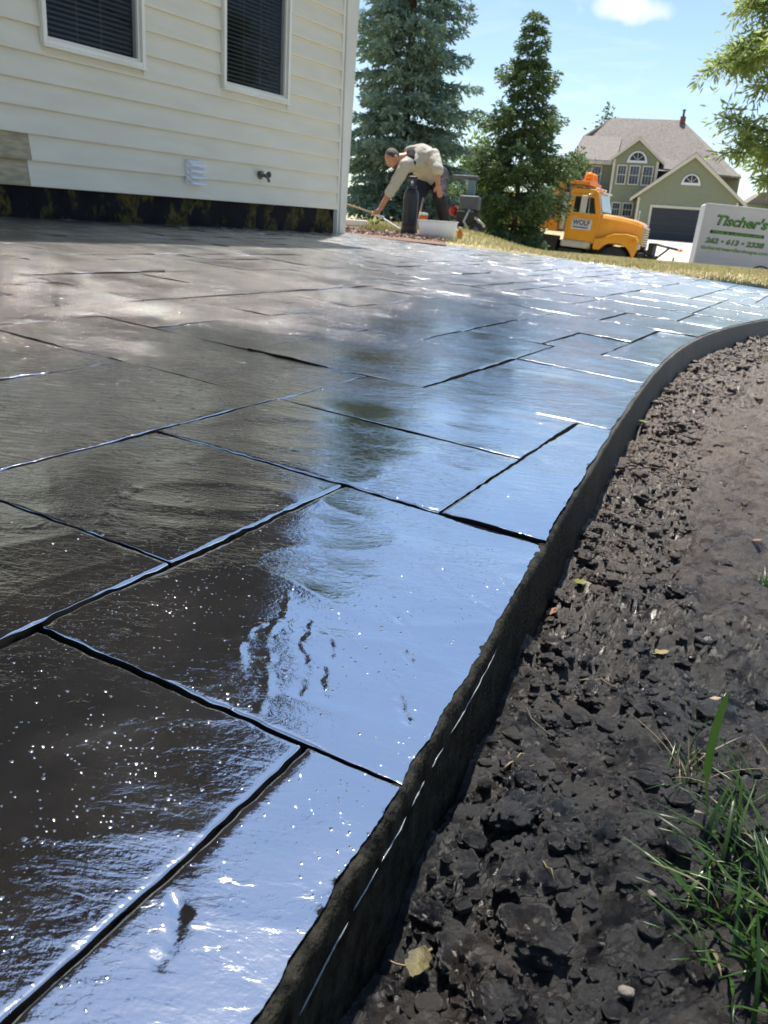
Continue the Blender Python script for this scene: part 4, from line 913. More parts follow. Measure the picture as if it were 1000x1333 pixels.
# ---------------------------------------------------------------- orange plough truck
M_or = mat('orange truck paint', (.80, .33, .015), (.70, .28, .012), 2, .35, coat=.4); M_org = mat('dusty orange paint', (.74, .25, .015), (.62, .21, .025), 5, .5)
M_blk = mat('black steel', (.016, .016, .017), rough=.5); M_rub = mat('tyre rubber', (.018, .018, .018), (.03, .03, .03), 10, .8); M_chr = mat('worn chrome', (.55, .55, .55), rough=.25, metal=.9)
M_cream = mat('cream heat shield', (.55, .52, .44), (.45, .42, .35), 6, .5); M_tg = mat('cab glass', (.02, .026, .03), rough=.05); M_wsh = mat('windscreen', (.24, .38, .42), (.32, .46, .5), 2, .08)
M_amb = mat('amber lens', (.9, .22, .01), rough=.2)
p0 = at(801, 353, 33); truck = empty('plough_truck', (p0.x, p0.y, gz(p0.x, p0.y) + .03), 0, 'orange plough truck with a dump body parked on the street', 'truck')
truck.rotation_euler = (0, R(2.6), R(90 - 113))
def tb(name, a, b, m, par=None, bev=.015): return MB().box(a, b).build(name, m, par or truck, bevel=bev)
def tp(name, prof, y0, y1, m, par=None, bev=.02): return MB().prism(prof, y0, y1).build(name, m, par or truck, bevel=bev)
cab = tp('cab', [(-1.95, 1.05), (-.73, 1.05), (-.73, 2.15), (-.93, 2.80), (-1.08, 2.90), (-1.88, 2.90), (-1.95, 2.8)], -1.02, 1.02, M_or, bev=.04)
for s in (-1, 1):
    y0, y1 = (-1.05, -1.0) if s < 0 else (1.0, 1.05)
    dr = tp('door', [(-1.84, 1.10), (-.80, 1.10), (-.80, 2.10), (-.99, 2.70), (-1.84, 2.70)], y0, y1, M_or, cab, .012)
    tp('side_window', [(-1.74, 2.08), (-.92, 2.08), (-1.06, 2.61), (-1.74, 2.61)], y0 - .012 if s < 0 else y1 + .001, y0 - .002 if s < 0 else y1 + .012, M_tg, dr, .004)
    tp('window_divider', [(-1.20, 2.08), (-1.16, 2.08), (-1.20, 2.61), (-1.24, 2.61)], y0 - .03 if s < 0 else y1 + .013, y0 - .014 if s < 0 else y1 + .03, M_chr, dr, .004)
    tb('door_handle', (-1.78, y0 - .04 if s < 0 else y1, 1.93), (-1.6, y0 if s < 0 else y1 + .04, 1.98), M_chr, dr, .01)
    mi = tb('mirror', (-1.46, -1.36 if s < 0 else 1.26, 2.06), (-1.24, -1.26 if s < 0 else 1.36, 2.66), M_cream, bev=.03)
    MB().tube([(-1.0, s * 1.02, 2.1), (-1.2, s * 1.3, 2.04), (-1.3, s * 1.31, 2.06)], .015, 6).build('bracket', M_chr, mi); MB().tube([(-1.05, s * 1.02, 2.78), (-1.2, s * 1.3, 2.72), (-1.3, s * 1.31, 2.66)], .015, 6).build('bracket', M_chr, mi)
sg = tb('door_sign', (-1.72, -1.066, 1.50), (-1.0, -1.052, 1.86), mat('white sign', (.62, .60, .66), (.5, .5, .58), 6, .5), bev=.004)
MB().add([(-.722, -.88, 2.18), (-.722, .88, 2.18), (-.912, .82, 2.76), (-.912, -.82, 2.76)], [(0, 1, 2, 3)]).build('windscreen', M_wsh, cab)
MB().add([(-.70, -.92, 2.13), (-.70, .92, 2.13), (-.705, .92, 2.17), (-.705, -.92, 2.17)], [(0, 1, 2, 3)]).build('screen_seal', M_blk, cab)
for k in range(5): tb('marker_light', (-1.15, -.72 + k * .33, 2.90), (-1.0, -.56 + k * .33, 2.97), M_amb if k % 2 else M_white, cab, .02)
tb('sun_visor', (-1.0, -.9, 2.80), (-.80, .9, 2.84), M_chr, cab, .01)
# hood, tapering to the nose
sec = [(-.735, .98, 1.12, 2.13), (-.2, .90, 1.12, 2.10), (.4, .76, 1.10, 2.03), (.72, .66, 1.10, 1.95), (.80, .62, 1.14, 1.84)]; mb = MB(); vs = []
for x, h_, z0, z1 in sec: vs += [(x, -h_, z0), (x, -h_, z1 - .16), (x, -h_ + .10, z1 - .03), (x, -h_ * .3, z1), (x, h_ * .3, z1), (x, h_ - .10, z1 - .03), (x, h_, z1 - .16), (x, h_, z0)]
fs = [tuple(range(7, -1, -1)), tuple(range(32, 40))]
for i in range(4):
    for j in range(8): a, b = i * 8 + j, i * 8 + (j + 1) % 8; fs.append((a, b, b + 8, a + 8))
hood = mb.add(vs, fs).build('hood', M_or, truck, bevel=.015)
arch = [(.66 * math.cos(t), .53 + .66 * math.sin(t)) for t in np.linspace(R(148), R(20), 14)]
fp = [(-.80, .88)] + arch + [(.70, .74), (.76, .95), (.77, 1.32), (.66, 1.48), (.30, 1.53), (-.15, 1.48), (-.5, 1.32), (-.80, 1.24)]
for s in (-1, 1): tp('fender', fp, -1.16 if s < 0 else .72, -.72 if s < 0 else 1.16, M_or, bev=.035)
gr = tb('grille', (.79, -.52, 1.16), (.86, .52, 1.80), M_chr, bev=.01)
for k in range(7): tb('grille_bar', (.862, -.48, 1.20 + k * .083), (.88, .48, 1.235 + k * .083), M_blk, gr, .004)
for s in (-1, 1): hl = tb('headlight', (.745, s * .86 - .17, 1.02), (.80, s * .86 + .17, 1.24), M_chr, bev=.02); tb('lens', (.802, s * .86 - .14, 1.05), (.815, s * .86 + .14, 1.21), M_white, hl, .01)
MB().lathe([(.03, -.02), (.055, -.015), (.05, .01), (.02, .018)], (.62, -1.17, 1.30), 14, 'y').build('turn_signal', M_amb, truck)
MB().tube([(.55, -.6, 2.0), (.55, -.62, 2.35)], .012, 6).build('fender_rod', M_white, truck)
# running gear
tb('frame_rail', (-5.4, -.5, .62), (.95, .5, 1.04), M_blk); tb('bumper', (.80, -1.1, .55), (1.0, 1.1, .95), M_blk)
def wheel(x, y, r_, wd, n='wheel'):
    w_ = MB().lathe([(r_ * .55, -wd / 2), (r_ * .93, -wd / 2), (r_, -wd * .36), (r_, wd * .36), (r_ * .93, wd / 2), (r_ * .55, wd / 2)], (x, y, r_), 28, 'y').build(n, M_rub, truck)
    MB().lathe([(r_ * .56, -wd * .42), (r_ * .5, -wd * .25), (r_ * .22, -wd * .3), (r_ * .2, -wd * .5), (.02, -wd * .5)], (x, y, r_), 20, 'y').build('rim', M_cream, w_)
for y in (-.98, .98): wheel(0, y, .53, .30)
for y in (-.85, .85): wheel(-4.1, y, .53, .56)
tb('fuel_tank', (-2.0, -1.14, .86), (-.92, -.70, 1.10), M_cream, bev=.05); st = tb('step', (-2.05, -1.16, .46), (-1.15, -.75, .80), M_blk, bev=.04); tb('battery_box', (-2.75, -1.1, .5), (-2.15, -.6, 1.2), M_blk)
for s in (-1, 1): tb('mudflap', (-.98, s * .9 - .25, .35), (-.95, s * .9 + .25, .95), M_rub)
MB().tube([(-2.1, -.93, 1.45), (-2.1, -.93, 2.72)], .115, 14).build('exhaust_shield', M_cream, truck); MB().tube([(-2.1, -.93, 2.7), (-2.1, -.93, 3.0), (-2.16, -.93, 3.08)], .055, 10).build('exhaust_pipe', M_blk, truck)
# dump body
db = MB().box((-5.35, -1.18, 1.40), (-2.58, 1.18, 2.42)).build('dump_body', M_org, truck, bevel=.02)
tb('bulkhead', (-2.56, -1.15, 1.34), (-2.24, 1.15, 3.10), M_org, db); tb('cab_shield', (-2.56, -1.1, 3.02), (-1.30, 1.1, 3.14), M_org, db); tb('top_rail', (-5.38, -1.24, 2.42), (-2.57, -1.10, 2.52), M_org, db)
for x in (-5.3, -4.6, -3.9, -3.2): tb('stake', (x, -1.25, 1.42), (x + .12, -1.185, 2.42), M_org, db)
tb('screen_panel', (-3.05, -1.215, 1.68), (-2.62, -1.19, 2.30), M_blk, db); tb('reflector_label', (-2.50, -1.165, 1.80), (-2.36, -1.152, 2.15), M_white, db, .003)
bl = tb('beacon_mount', (-1.72, -.55, 3.145), (-1.35, .55, 3.22), M_org, bev=.02); MB().lathe([(.17, 0), (.17, .12), (.13, .22), (.04, .26)], (-1.52, -.35, 3.222), 16).build('beacon', M_amb, bl); MB().lathe([(.17, 0), (.17, .12), (.13, .22), (.04, .26)], (-1.52, .35, 3.222), 16).build('beacon', M_amb, bl)
# plough hitch
hi = tb('plough_hitch', (1.005, -.55, .32), (1.34, .55, .88), M_blk, bev=.03); tb('hitch_tower', (1.06, -.5, .885), (1.24, .5, 1.32), M_blk, hi)
MB().tube([(1.16, -.4, 1.30), (2.18, -.42, 1.17)], .030, 8).build('lift_arm', M_blk, hi); MB().tube([(1.30, -.4, .70), (1.80, -.41, 1.22)], .035, 8).build('lift_strut', M_blk, hi); MB().tube([(1.16, .4, 1.30), (2.18, .42, 1.17)], .030, 8).build('lift_arm', M_blk, hi)
MB().tube([(2.08, -.42, 1.185), (2.24, -.422, 1.163)], .034, 8).build('arm_tip', M_amb, hi)

# ---------------------------------------------------------------- lettering helper
def lettering(txt, size, m, par, x, y, z, shear=0.0, bold=0.0, width=None, name='lettering', thick=.002):
    cu = bpy.data.curves.new('t', 'FONT'); cu.body = txt; cu.size = size; cu.shear = shear; cu.offset = bold; cu.extrude = thick; cu.resolution_u = 3
    o = bpy.data.objects.new('t', cu); COL.objects.link(o); dg = bpy.context.evaluated_depsgraph_get(); me = bpy.data.meshes.new_from_object(o.evaluated_get(dg)); bpy.data.objects.remove(o); me.name = name
    co = np.empty(len(me.vertices) * 3, np.float32); me.vertices.foreach_get('co', co); co = co.reshape(-1, 3)
    if width: co[:, 0] *= width / (co[:, 0].max() - min(0, co[:, 0].min()))
    me.vertices.foreach_set('co', np.stack([co[:, 0] + x, -co[:, 2] + y, co[:, 1] + z], 1).ravel()); me.update(); me.materials.clear()
    return link(name, me, m, par)
M_grn = mat('bright green vinyl', (.10, .36, .02), rough=.4); M_dgn = mat('dark green vinyl', (.012, .035, .012), rough=.4); M_vblk = mat('black vinyl', (.01, .012, .01), rough=.4); M_ink = mat('faded blue grey print', (.12, .12, .17), rough=.6)
lettering('WOLF', .24, M_ink, sg, -1.68, -1.070, 1.66, 0, .012, .64); MB().box((-1.66, -1.069, 1.55), (-1.1, -1.0665, 1.60)).build('sign_rule', M_ink, sg)

# ---------------------------------------------------------------- white box trailer
M_trl = mat('white trailer skin', (.56, .55, .56), (.50, .49, .50), 1.2, .45); M_trm = mat('aluminium rail', (.45, .45, .45), rough=.4, metal=.6)
q = at(902.5, 343, 35); tr_ = empty('box_trailer', (q.x - .03, q.y, gz(q.x, q.y) + .03), 0, 'white enclosed trailer with green lettering parked beside the drive', 'trailer'); tr_.rotation_euler = (0, R(2.4), R(90 - 103))
BZ, TZ = .46, 2.86; LX = 5.4
bd = MB().prism([(0, BZ), (LX, BZ), (LX, TZ), (.06, TZ), (0, TZ - .06)], 0, 2.1).build('body', M_trl, tr_, bevel=.02)
MB().box((-.012, -.012, TZ - .075), (LX, .0 - .001, TZ - .02)).build('top_rail', M_trm, bd); MB().box((-.012, -.012, BZ - .05), (LX, -.001, BZ + .06)).build('bottom_rail', M_trm, bd); MB().box((-.014, -.014, BZ + .061), (.05, -.001, TZ - .076)).build('front_corner', M_trm, bd)
for x in (2.55, 3.5):
    w_ = MB().lathe([(.18, -.11), (.33, -.11), (.36, -.08), (.36, .08), (.33, .11), (.18, .11)], (x, .10, .36), 24, 'y').build('wheel', M_rub, tr_); MB().lathe([(.19, -.10), (.16, -.06), (.05, -.08), (.02, -.09)], (x, .10, .36), 16, 'y').build('rim', M_chr, w_)
    ar = [(x + .44 * math.cos(t), .36 + .44 * math.sin(t)) for t in np.linspace(0, PI, 13)]; ar2 = [(x + .39 * math.cos(t), .36 + .39 * math.sin(t)) for t in np.linspace(PI, 0, 13)]
    MB().prism(ar + ar2, -.03, .25).build('fender', M_blk, tr_)
MB().tube([(.1, .3, .42), (-.9, 1.05, .42)], .04, 8).build('drawbar', M_blk, tr_); MB().tube([(.1, 1.8, .42), (-.9, 1.05, .42)], .04, 8).build('drawbar', M_blk, tr_); MB().tube([(-.7, 1.05, 0), (-.7, 1.05, .7)], .035, 8).build('jack', M_blk, tr_)
t1 = lettering("Tischer's", .50, M_dgn, bd, .44, -.004, 2.12, .25, .022, 1.98); lettering("Tischer's", .50, M_grn, bd, .455, -.008, 2.132, .25, -.004, 1.95)
MB().box((.36, -.006, 1.78), (2.36, -.002, 1.905)).build('lettering_bar', M_vblk, bd); lettering('TREE & LANDSCAPE', .125, M_grn, bd, .42, -.010, 1.795, .25, .004, 1.9)
lettering('262 \u2022 613 \u2022 2338', .26, M_dgn, bd, .26, -.004, 1.43, .2, .014, 2.2); lettering('262 \u2022 613 \u2022 2338', .26, M_grn, bd, .265, -.008, 1.435, .2, -.003, 2.17)
lettering('tischerstreeandlandscape.com', .19, mat('olive green vinyl', (.10, .22, .03), rough=.4), bd, .14, -.004, 1.185, .15, .006, 2.5)
lettering('ti\u00b7scher', .1, mat('faded decal', (.42, .40, .50), rough=.5), bd, .3, -.003, .86, .2, .01, .9) if False else MB().box((.28, -.003, .86), (1.35, -.0012, .93)).build('faded_decal', mat('faded decal', (.45, .44, .50), (.54, .53, .55), 14, .5), bd)
# neighbour roof beyond the trailer
nb = at(985, 285, 90); nh = empty('neighbour_house', (nb.x, nb.y, gz(nb.x, nb.y)), R(-12), 'brown-roofed neighbour house showing above the trailer', 'house')
mb = MB(); mb.prism([(-1.2, 3.9), (5, 3.9), (5, 4.0), (3.4, 5.0), (.2, 5.0)], 0, 6); mb.build('roof', M_roof, nh); MB().box((-1.0, .2, 0), (4.8, 5.8, 3.88)).build('wall', M_green, nh)
gb = MB().prism([(.9, 2.6), (3.6, 2.6), (3.6, 3.9), (2.25, 4.75), (.9, 3.9)], -1.2, .19).build('gable', M_white, nh); MB().box((1.8, -1.25, 3.1), (2.9, -1.21, 4.0)).build('window', M_gdoor, gb)
# ---------------------------------------------------------------- worker bending over with a spray wand
M_skin = mat('sunburnt skin', (.46, .22, .15), (.40, .18, .12), 12, .5); M_shirt = mat('faded khaki work shirt', (.47, .445, .395), (.41, .385, .34), 7, .85, .012, 20); M_pant = mat('dark navy work trousers', (.014, .016, .026), (.024, .026, .036), 9, .85, .008, 22)
M_hair = mat('dark greying hair', (.035, .026, .022), (.10, .08, .07), 40, .6, .01, 90); M_shoe = mat('grey work boot', (.05, .045, .04), (.10, .09, .08), 12, .8); M_under = mat('black undershirt', (.01, .01, .013), rough=.9)
MAN = at(568, 296, 12.6); MAN.z = gz(MAN.x, MAN.y)
def mp_(px, py, d): return at(px, py, d) - MAN
def sphere(mb, c, r_, n=12):
    pr = [(max(.0005, r_ * math.sin(PI * i / n)), -r_ * math.cos(PI * i / n)) for i in range(n + 1)]; return mb.lathe(pr, c, 14)
def limb(mb, pts, rad):
    """tapering limb with rounded joints"""
    P = [Vector(p) for p in pts]; out = []; rr = []
    for i in range(len(P) - 1):
        for t in (0, .25, .5, .75): out.append(P[i].lerp(P[i+1], t)); rr.append(rad[i] + (rad[i+1] - rad[i]) * t)
    out.append(P[-1]); rr.append(rad[-1]); mb.tube(out, rr, 12)
    for p, r_ in zip(P, rad): sphere(mb, p, r_ * .99, 8)
    return mb
def ellip(mb, c, axes, n=12):
    vs = []; fs = []; a, b, c3 = [Vector(q) for q in axes]; c = Vector(c); m_ = 16
    for i in range(n + 1):
        th = PI * i / n
        for k in range(m_): ph = 2 * PI * k / m_; vs.append(c + a * (math.sin(th) * math.cos(ph)) + b * (math.sin(th) * math.sin(ph)) + c3 * math.cos(th))
    for i in range(n):
        for k in range(m_): k2 = (k + 1) % m_; fs.append((i*m_+k, i*m_+k2, (i+1)*m_+k2, (i+1)*m_+k))
    return mb.add(vs, fs, True)
def flesh(mb, name, m, voxel, par=None, smooth=4, loc=None):
    o = mb.build(name, m, par)
    if loc is not None: o.location = loc
    r_ = o.modifiers.new('remesh', 'REMESH'); r_.mode = 'VOXEL'; r_.voxel_size = voxel; r_.use_smooth_shade = True
    if name in ('shirt', 'trousers'):
        tx_ = bpy.data.textures.new('folds', 'CLOUDS'); tx_.noise_scale = .085; dm = o.modifiers.new('folds', 'DISPLACE'); dm.texture = tx_; dm.strength = .026; dm.mid_level = .5; dm.texture_coords = 'LOCAL'
    s_ = o.modifiers.new('smooth', 'SMOOTH'); s_.factor = .5; s_.iterations = smooth
    return o
pel, sp1, che, nkb = mp_(563, 233, 12.78), mp_(557, 221, 12.66), mp_(549, 207, 12.50), mp_(534, 203, 12.42)
nck, hd = mp_(527, 205, 12.38), mp_(512, 207, 12.32)
rs, re_, rw, rh = mp_(528, 216, 12.28), mp_(508, 250, 12.22), mp_(495, 272, 12.20), mp_(489, 278, 12.18)
ls, le, lw, lh = mp_(564, 203, 12.36), mp_(570, 222, 12.18), mp_(570, 240, 12.20), mp_(572, 249, 12.22)
lhip, lkn, lan = mp_(573, 229, 12.80), mp_(572, 258, 12.46), mp_(579, 291, 12.70); rhip, rkn, ran = mp_(552, 236, 12.72), mp_(541, 262, 12.42), mp_(537, 295, 12.62)
lan.z = .09; ran.z = .09
Rv, Uv, Fv = CAM_R, CAM_U, _fw
crown = (-Rv * .72 + Uv * .60 - Fv * .32).normalized(); face = (-Rv * .42 - Uv * .82 - Fv * .12); face = (face - crown * face.dot(crown)).normalized(); lat = crown.cross(face)
mb = MB()
limb(mb, [pel, sp1, che, nkb, nck, hd], [.145, .15, .155, .075, .062, .06])
ellip(mb, hd + crown * .012, (face * .100, lat * .078, crown * .118)); ellip(mb, hd + face * .042 - crown * .062, (face * .058, lat * .055, crown * .060))
ellip(mb, hd + face * .108 - crown * .012, (face * .022, lat * .014, crown * .026)); ellip(mb, hd + face * .092 + crown * .028, (face * .018, lat * .05, crown * .012))
for s in (-1, 1): ellip(mb, hd + lat * s * .080 - face * .012 - crown * .005, (face * .022, lat * .012, crown * .033))
for s in (-1, 1): ellip(mb, hd + face * .094 + lat * s * .032 + crown * .010, (face * .008, lat * .013, crown * .008))
ellip(mb, hd + face * .092 - crown * .050, (face * .010, lat * .026, crown * .008))
limb(mb, [che, rs], [.12, .07]); limb(mb, [che, ls], [.12, .07]); limb(mb, [rs, re_, rw], [.060, .047, .031]); limb(mb, [ls, le, lw], [.060, .047, .031])
def hand(mb, wr, tip, side, curl):
    d = (tip - wr).normalized(); side = (side - d * side.dot(d)).normalized(); nrm = d.cross(side); plm = wr + d * .055
    ellip(mb, plm, (d * .055, side * .040, nrm * .019))
    for k, (off, ln) in enumerate(((-.030, .070), (-.010, .080), (.011, .076), (.030, .060))):
        a = wr + d * .095 + side * off; b = a + (d * math.cos(curl) + nrm * math.sin(curl)) * ln * .5; c = b + (d * math.cos(curl * 2.1) + nrm * math.sin(curl * 2.1)) * ln * .5; limb(mb, [plm + side * off, a, b, c], [.012, .0105, .0095, .008])
    a = wr + d * .03 - side * .034; limb(mb, [a, a - side * .030 + d * .028, a - side * .030 + d * .055 + nrm * .015], [.014, .012, .010])
hand(mb, rw, rh, Fv * -.6 + Uv * .5, 1.0); hand(mb, lw, lh, Rv, .18)
limb(mb, [pel, lhip, lkn, lan], [.12, .10, .062, .045]); limb(mb, [pel, rhip, rkn, ran], [.12, .10, .062, .045])
body = flesh(mb, 'person', M_skin, .0085, None, 2, MAN); tag(body, 'man in a khaki shirt and dark trousers bending to hold a spray wand', 'person')
mb = MB(); limb(mb, [sp1 * .35 + pel * .65, sp1, che, che * .45 + nkb * .55], [.190, .198, .196, .118]); limb(mb, [che, rs], [.145, .098]); limb(mb, [che, ls], [.145, .098])
limb(mb, [rs, rs.lerp(re_, .55), re_.lerp(rs, -.02)], [.094, .080, .070]); limb(mb, [ls, ls.lerp(le, .5), le.lerp(ls, .12)], [.096, .088, .080])
limb(mb, [nkb + Uv * .075 - Rv * .03, nkb + Uv * .10 + Rv * .10], [.045, .06]); ellip(mb, sp1 - Fv * .05 - Uv * .02, (Rv * .155, Uv * .15, Fv * .15))
sh = flesh(mb, 'shirt', M_shirt, .012, body, 3)
mb = MB(); limb(mb, [re_.lerp(rs, .04), re_.lerp(rw, .05)], [.074, .070]); flesh(mb, 'rolled_cuff', M_shirt, .01, body, 1)
mb = MB(); limb(mb, [le.lerp(ls, .22), le.lerp(ls, .06)], [.084, .082]); flesh(mb, 'rolled_cuff', M_shirt, .01, body, 1)
mb = MB(); limb(mb, [nkb + Rv * .015 - Fv * .02, nkb - Uv * .07 - Fv * .075 + Rv * .01, nkb - Uv * .14 - Fv * .10 + Rv * .05], [.088, .07, .035]); flesh(mb, 'undershirt', M_under, .012, body, 2)
mb = MB(); limb(mb, [pel + Uv * .02, lhip, lkn, lan + Vector((0, 0, .0))], [.165, .135, .098, .082]); limb(mb, [pel, rhip, rkn, ran], [.16, .135, .098, .082]); flesh(mb, 'trousers', M_pant, .013, body, 3)
mb = MB(); ellip(mb, sp1 * .25 + pel * .75 - Fv * .02, (Rv * .175, Fv * .16, Uv * .022)); flesh(mb, 'belt', M_blk, .01, body, 1)
mb = MB(); ellip(mb, hd + crown * .030 - face * .022, (face * .100, lat * .086, crown * .112)); flesh(mb, 'hair', M_hair, .008, body, 1)
mb = MB(); ellip(mb, hd + face * .052 - crown * .082, (face * .052, lat * .054, crown * .048)); flesh(mb, 'beard', M_hair, .008, body, 1)
toe = (-Rv * .55 - Fv * .8); toe.z = 0; toe.normalize()
for an in (lan, ran):
    mb = MB(); b_ = Vector((an.x, an.y, .045)); limb(mb, [an, b_ + Vector((0, 0, .02)), b_ + toe * .10, b_ + toe * .19], [.06, .055, .047, .036]); flesh(mb, 'boot', M_shoe, .01, body, 1)
# spray wand in his right hand, with its hose
M_tan = mat('tan fibreglass rod', (.42, .33, .20), rough=.5); M_hose = mat('pale grey hose', (.42, .43, .46), rough=.5)
wd_ = empty('spray_wand', MAN + rh, 0, 'tan spray wand held by the man, with a pale hose', 'wand')
q_ = MAN + rh; wp = lambda px, py, d: at(px, py, d) - q_
MB().tube([wp(491, 279, 12.2), wp(440, 262, 11.9), wp(404, 249, 11.7)], .011, 8).build('rod', M_tan, wd_); MB().tube([wp(500, 284, 12.2), wp(484, 277, 12.2)], .018, 8).build('grip', M_white, wd_)
MB().tube([wp(497, 283, 12.2), wp(505, 288, 11.6), wp(514, 294, 11.0), wp(522, 299, 10.55)], .011, 8).build('hose', M_hose, wd_)
# pump sprayer
M_tank = mat('black plastic tank', (.012, .012, .014), (.02, .02, .022), 8, .42)
p = at(532, 305, 10.45); sp = empty('pump_sprayer', (p.x, p.y, gz(p.x, p.y) + .03), 0, 'tall black pump sprayer standing in front of the man', 'sprayer')
prof = [(.03, 0), (.098, 0), (.098, .05), (.090, .058), (.090, .10), (.093, .105), (.093, .12), (.089, .125), (.089, .40), (.086, .44), (.07, .475), (.045, .49)]
tk = MB().lathe(prof, (0, 0, 0), 28).build('tank', M_tank, sp)
for k in range(10):
    a = 2 * PI * k / 10; MB().box((.087, -.008, .14), (.094, .008, .39), Matrix.Rotation(a, 4, 'Z')).build('rib', M_tank, tk, bevel=.003)
MB().lathe([(.05, 0), (.055, .01), (.055, .045), (.03, .05)], (0, 0, .488), 20).build('cap', M_tank, sp); MB().tube([(0, 0, .53), (0, 0, .60)], .012, 8).build('pump_rod', M_chr, sp); MB().tube([(-.06, 0, .61), (-.03, 0, .615), (.03, 0, .615), (.06, 0, .61)], [.014, .018, .018, .014], 8).build('pump_handle', M_tank, sp)
# tub
M_tub = mat('milky translucent plastic', (.80, .83, .85), (.74, .78, .80), 8, .35); a = at(544, 315, 9.95); b = at(594, 318, 9.95)
tub = empty('storage_tub', ((a.x + b.x) / 2, 9.95 + .14, gz((a.x + b.x) / 2, 10.0) + .012), R(-4), 'milky white plastic tub at the patio edge by the worker', 'tub'); W2, D2, Hh = .225, .15, .195
def rr_(w_, d, r_, z): return [(sx * (w_ - r_) + r_ * math.cos(t), sy * (d - r_) + r_ * math.sin(t), z) for sx, sy, t0 in ((1, 1, 0), (-1, 1, PI/2), (-1, -1, PI), (1, -1, 1.5*PI)) for t in [t0 + PI/2 * k / 4 for k in range(5)]]
levels = [rr_(W2*.86, D2*.82, .03, 0), rr_(W2*.97, D2*.96, .035, Hh*.9), rr_(W2*.975, D2*.965, .035, Hh), rr_(W2*1.03, D2*1.04, .04, Hh), rr_(W2*1.03, D2*1.04, .04, Hh-.012)]; inner = [rr_(W2*.945, D2*.93, .03, Hh-.002), rr_(W2*.84, D2*.79, .03, .006)]
mb = MB(); vs = sum([levels[0], levels[1], inner[0], inner[1]], []); fs = [tuple(range(19, -1, -1)), tuple(range(60, 80))]
for l in range(3):
    for k in range(20): k2 = (k + 1) % 20; fs.append((l*20+k, l*20+k2, (l+1)*20+k2, (l+1)*20+k))
mb.add(vs, fs, True).build('basin', M_tub, tub); mb = MB(); vs = levels[3] + levels[4] + rr_(W2*.94, D2*.925, .03, Hh-.012) + rr_(W2*.94, D2*.925, .03, Hh+.001); fs = []
for l in range(4):
    for k in range(20): k2 = (k + 1) % 20; fs.append((l*20+k, l*20+k2, ((l+1) % 4)*20+k2, ((l+1) % 4)*20+k))
mb.add(vs, fs).build('rim', M_white, tub)
for k in range(9): MB().box((-.16 + k*.04, -D2*.93, .02), (-.154 + k*.04, -D2*.80, .16), Matrix.Rotation(R(-8), 4, 'X') @ Matrix.Translation((0, .0, 0))).build('rib', M_tub, tub)
# sealer can, stick, jug and rag
p = at(551, 292, 12.0); z = gz(p.x, p.y); can = empty('sealer_can', (p.x, p.y, z), 0, 'white can with an orange and green label between the man\'s legs', 'can')
MB().lathe([(.055, 0), (.055, .20), (.05, .205)], (0, 0, 0), 18).build('can_body', M_white, can); MB().lathe([(.0558, .0), (.0558, .055)], (0, 0, .13), 18).build('orange_label', mat('orange label', (.6, .13, .03), rough=.5), can); MB().lathe([(.0558, .0), (.0558, .045)], (0, 0, .025), 18).build('green_label', mat('green label', (.02, .12, .04), rough=.5), can); MB().lathe([(.058, 0), (.058, .012), (.02, .014)], (0, 0, .204), 18).build('lid', M_white, can)
a = at(551, 258, 12.2); b = at(543, 296, 11.9); o = MB().tube([a, b], .013, 6).build('mixing_stick', mat('bare wood stick', (.45, .36, .24), rough=.7)); tag(o, 'bare wooden stick leaning between the sprayer and the can', 'stick')
p = at(598, 313, 10.6); z = gz(p.x, p.y); jg = empty('orange_jug', (p.x, p.y, z), 0, 'small amber bottle right of the white tub', 'bottle'); MB().lathe([(.02, 0), (.036, .005), (.036, .07), (.03, .09), (.015, .105)], (0, 0, 0), 14).build('bottle_body', mat('amber plastic', (.45, .17, .01), rough=.3), jg); MB().lathe([(.018, 0), (.018, .025), (.012, .03)], (0, 0, .106), 12).build('cap', M_cream, jg)
p = at(587, 292, 11.9); mb = MB(); ellip(mb, (0, 0, .06), ((.07, 0, .02), (0, .05, 0), (-.02, 0, .045))); ellip(mb, (.05, 0, .03), ((.06, 0, -.02), (0, .045, 0), (0, 0, .035))); o = flesh(mb, 'cotton_rag', mat('white cotton', (.65, .63, .56), (.5, .48, .42), 20, .9, .006, 60), .009, None, 2, (p.x, p.y, gz(p.x, p.y))); tag(o, 'crumpled off-white rag behind the right end of the tub', 'rag')
# compact loader behind
M_blue = mat('blue grey machine paint', (.10, .17, .22), (.13, .20, .25), 5, .5); M_grey = mat('slate grey cowl', (.07, .08, .10), (.09, .10, .12), 6, .55); M_red = mat('red plastic seat', (.45, .02, .03), rough=.45)
p = at(608, 312, 15.5); ld = empty('compact_loader', (p.x, p.y, gz(p.x, p.y)), R(-8), 'small blue-grey loader standing in front of the dark spruce', 'loader')
def lb(n_, a, b, m, par=None, bev=.015): return MB().box(a, b).build(n_, m, par or ld, bevel=bev)
lb('engine_cowl', (-.17, -.3, .40), (.17, .3, .64), M_grey, bev=.04); lb('chassis', (-.20, -.35, .16), (.18, .4, .38), M_blk); lb('mast', (-.07, -.1, .645), (.06, .1, .90), M_blue); lb('boom', (-.34, -.08, .905), (.10, .08, .965), M_grey, bev=.02); lb('seat', (-.34, -.2, .30), (-.21, .15, .46), M_red, bev=.05)
for x in (-.22, .16):
    for y in (-.38, .38): w_ = MB().lathe([(.04, -.05), (.10, -.05), (.115, -.035), (.115, .035), (.10, .05), (.04, .05)], (x, y, .115), 18, 'y').build('wheel', M_rub, ld); MB().lathe([(.045, -.055), (.02, -.06)], (x, y, .115), 12, 'y').build('rim', M_grey, w_)
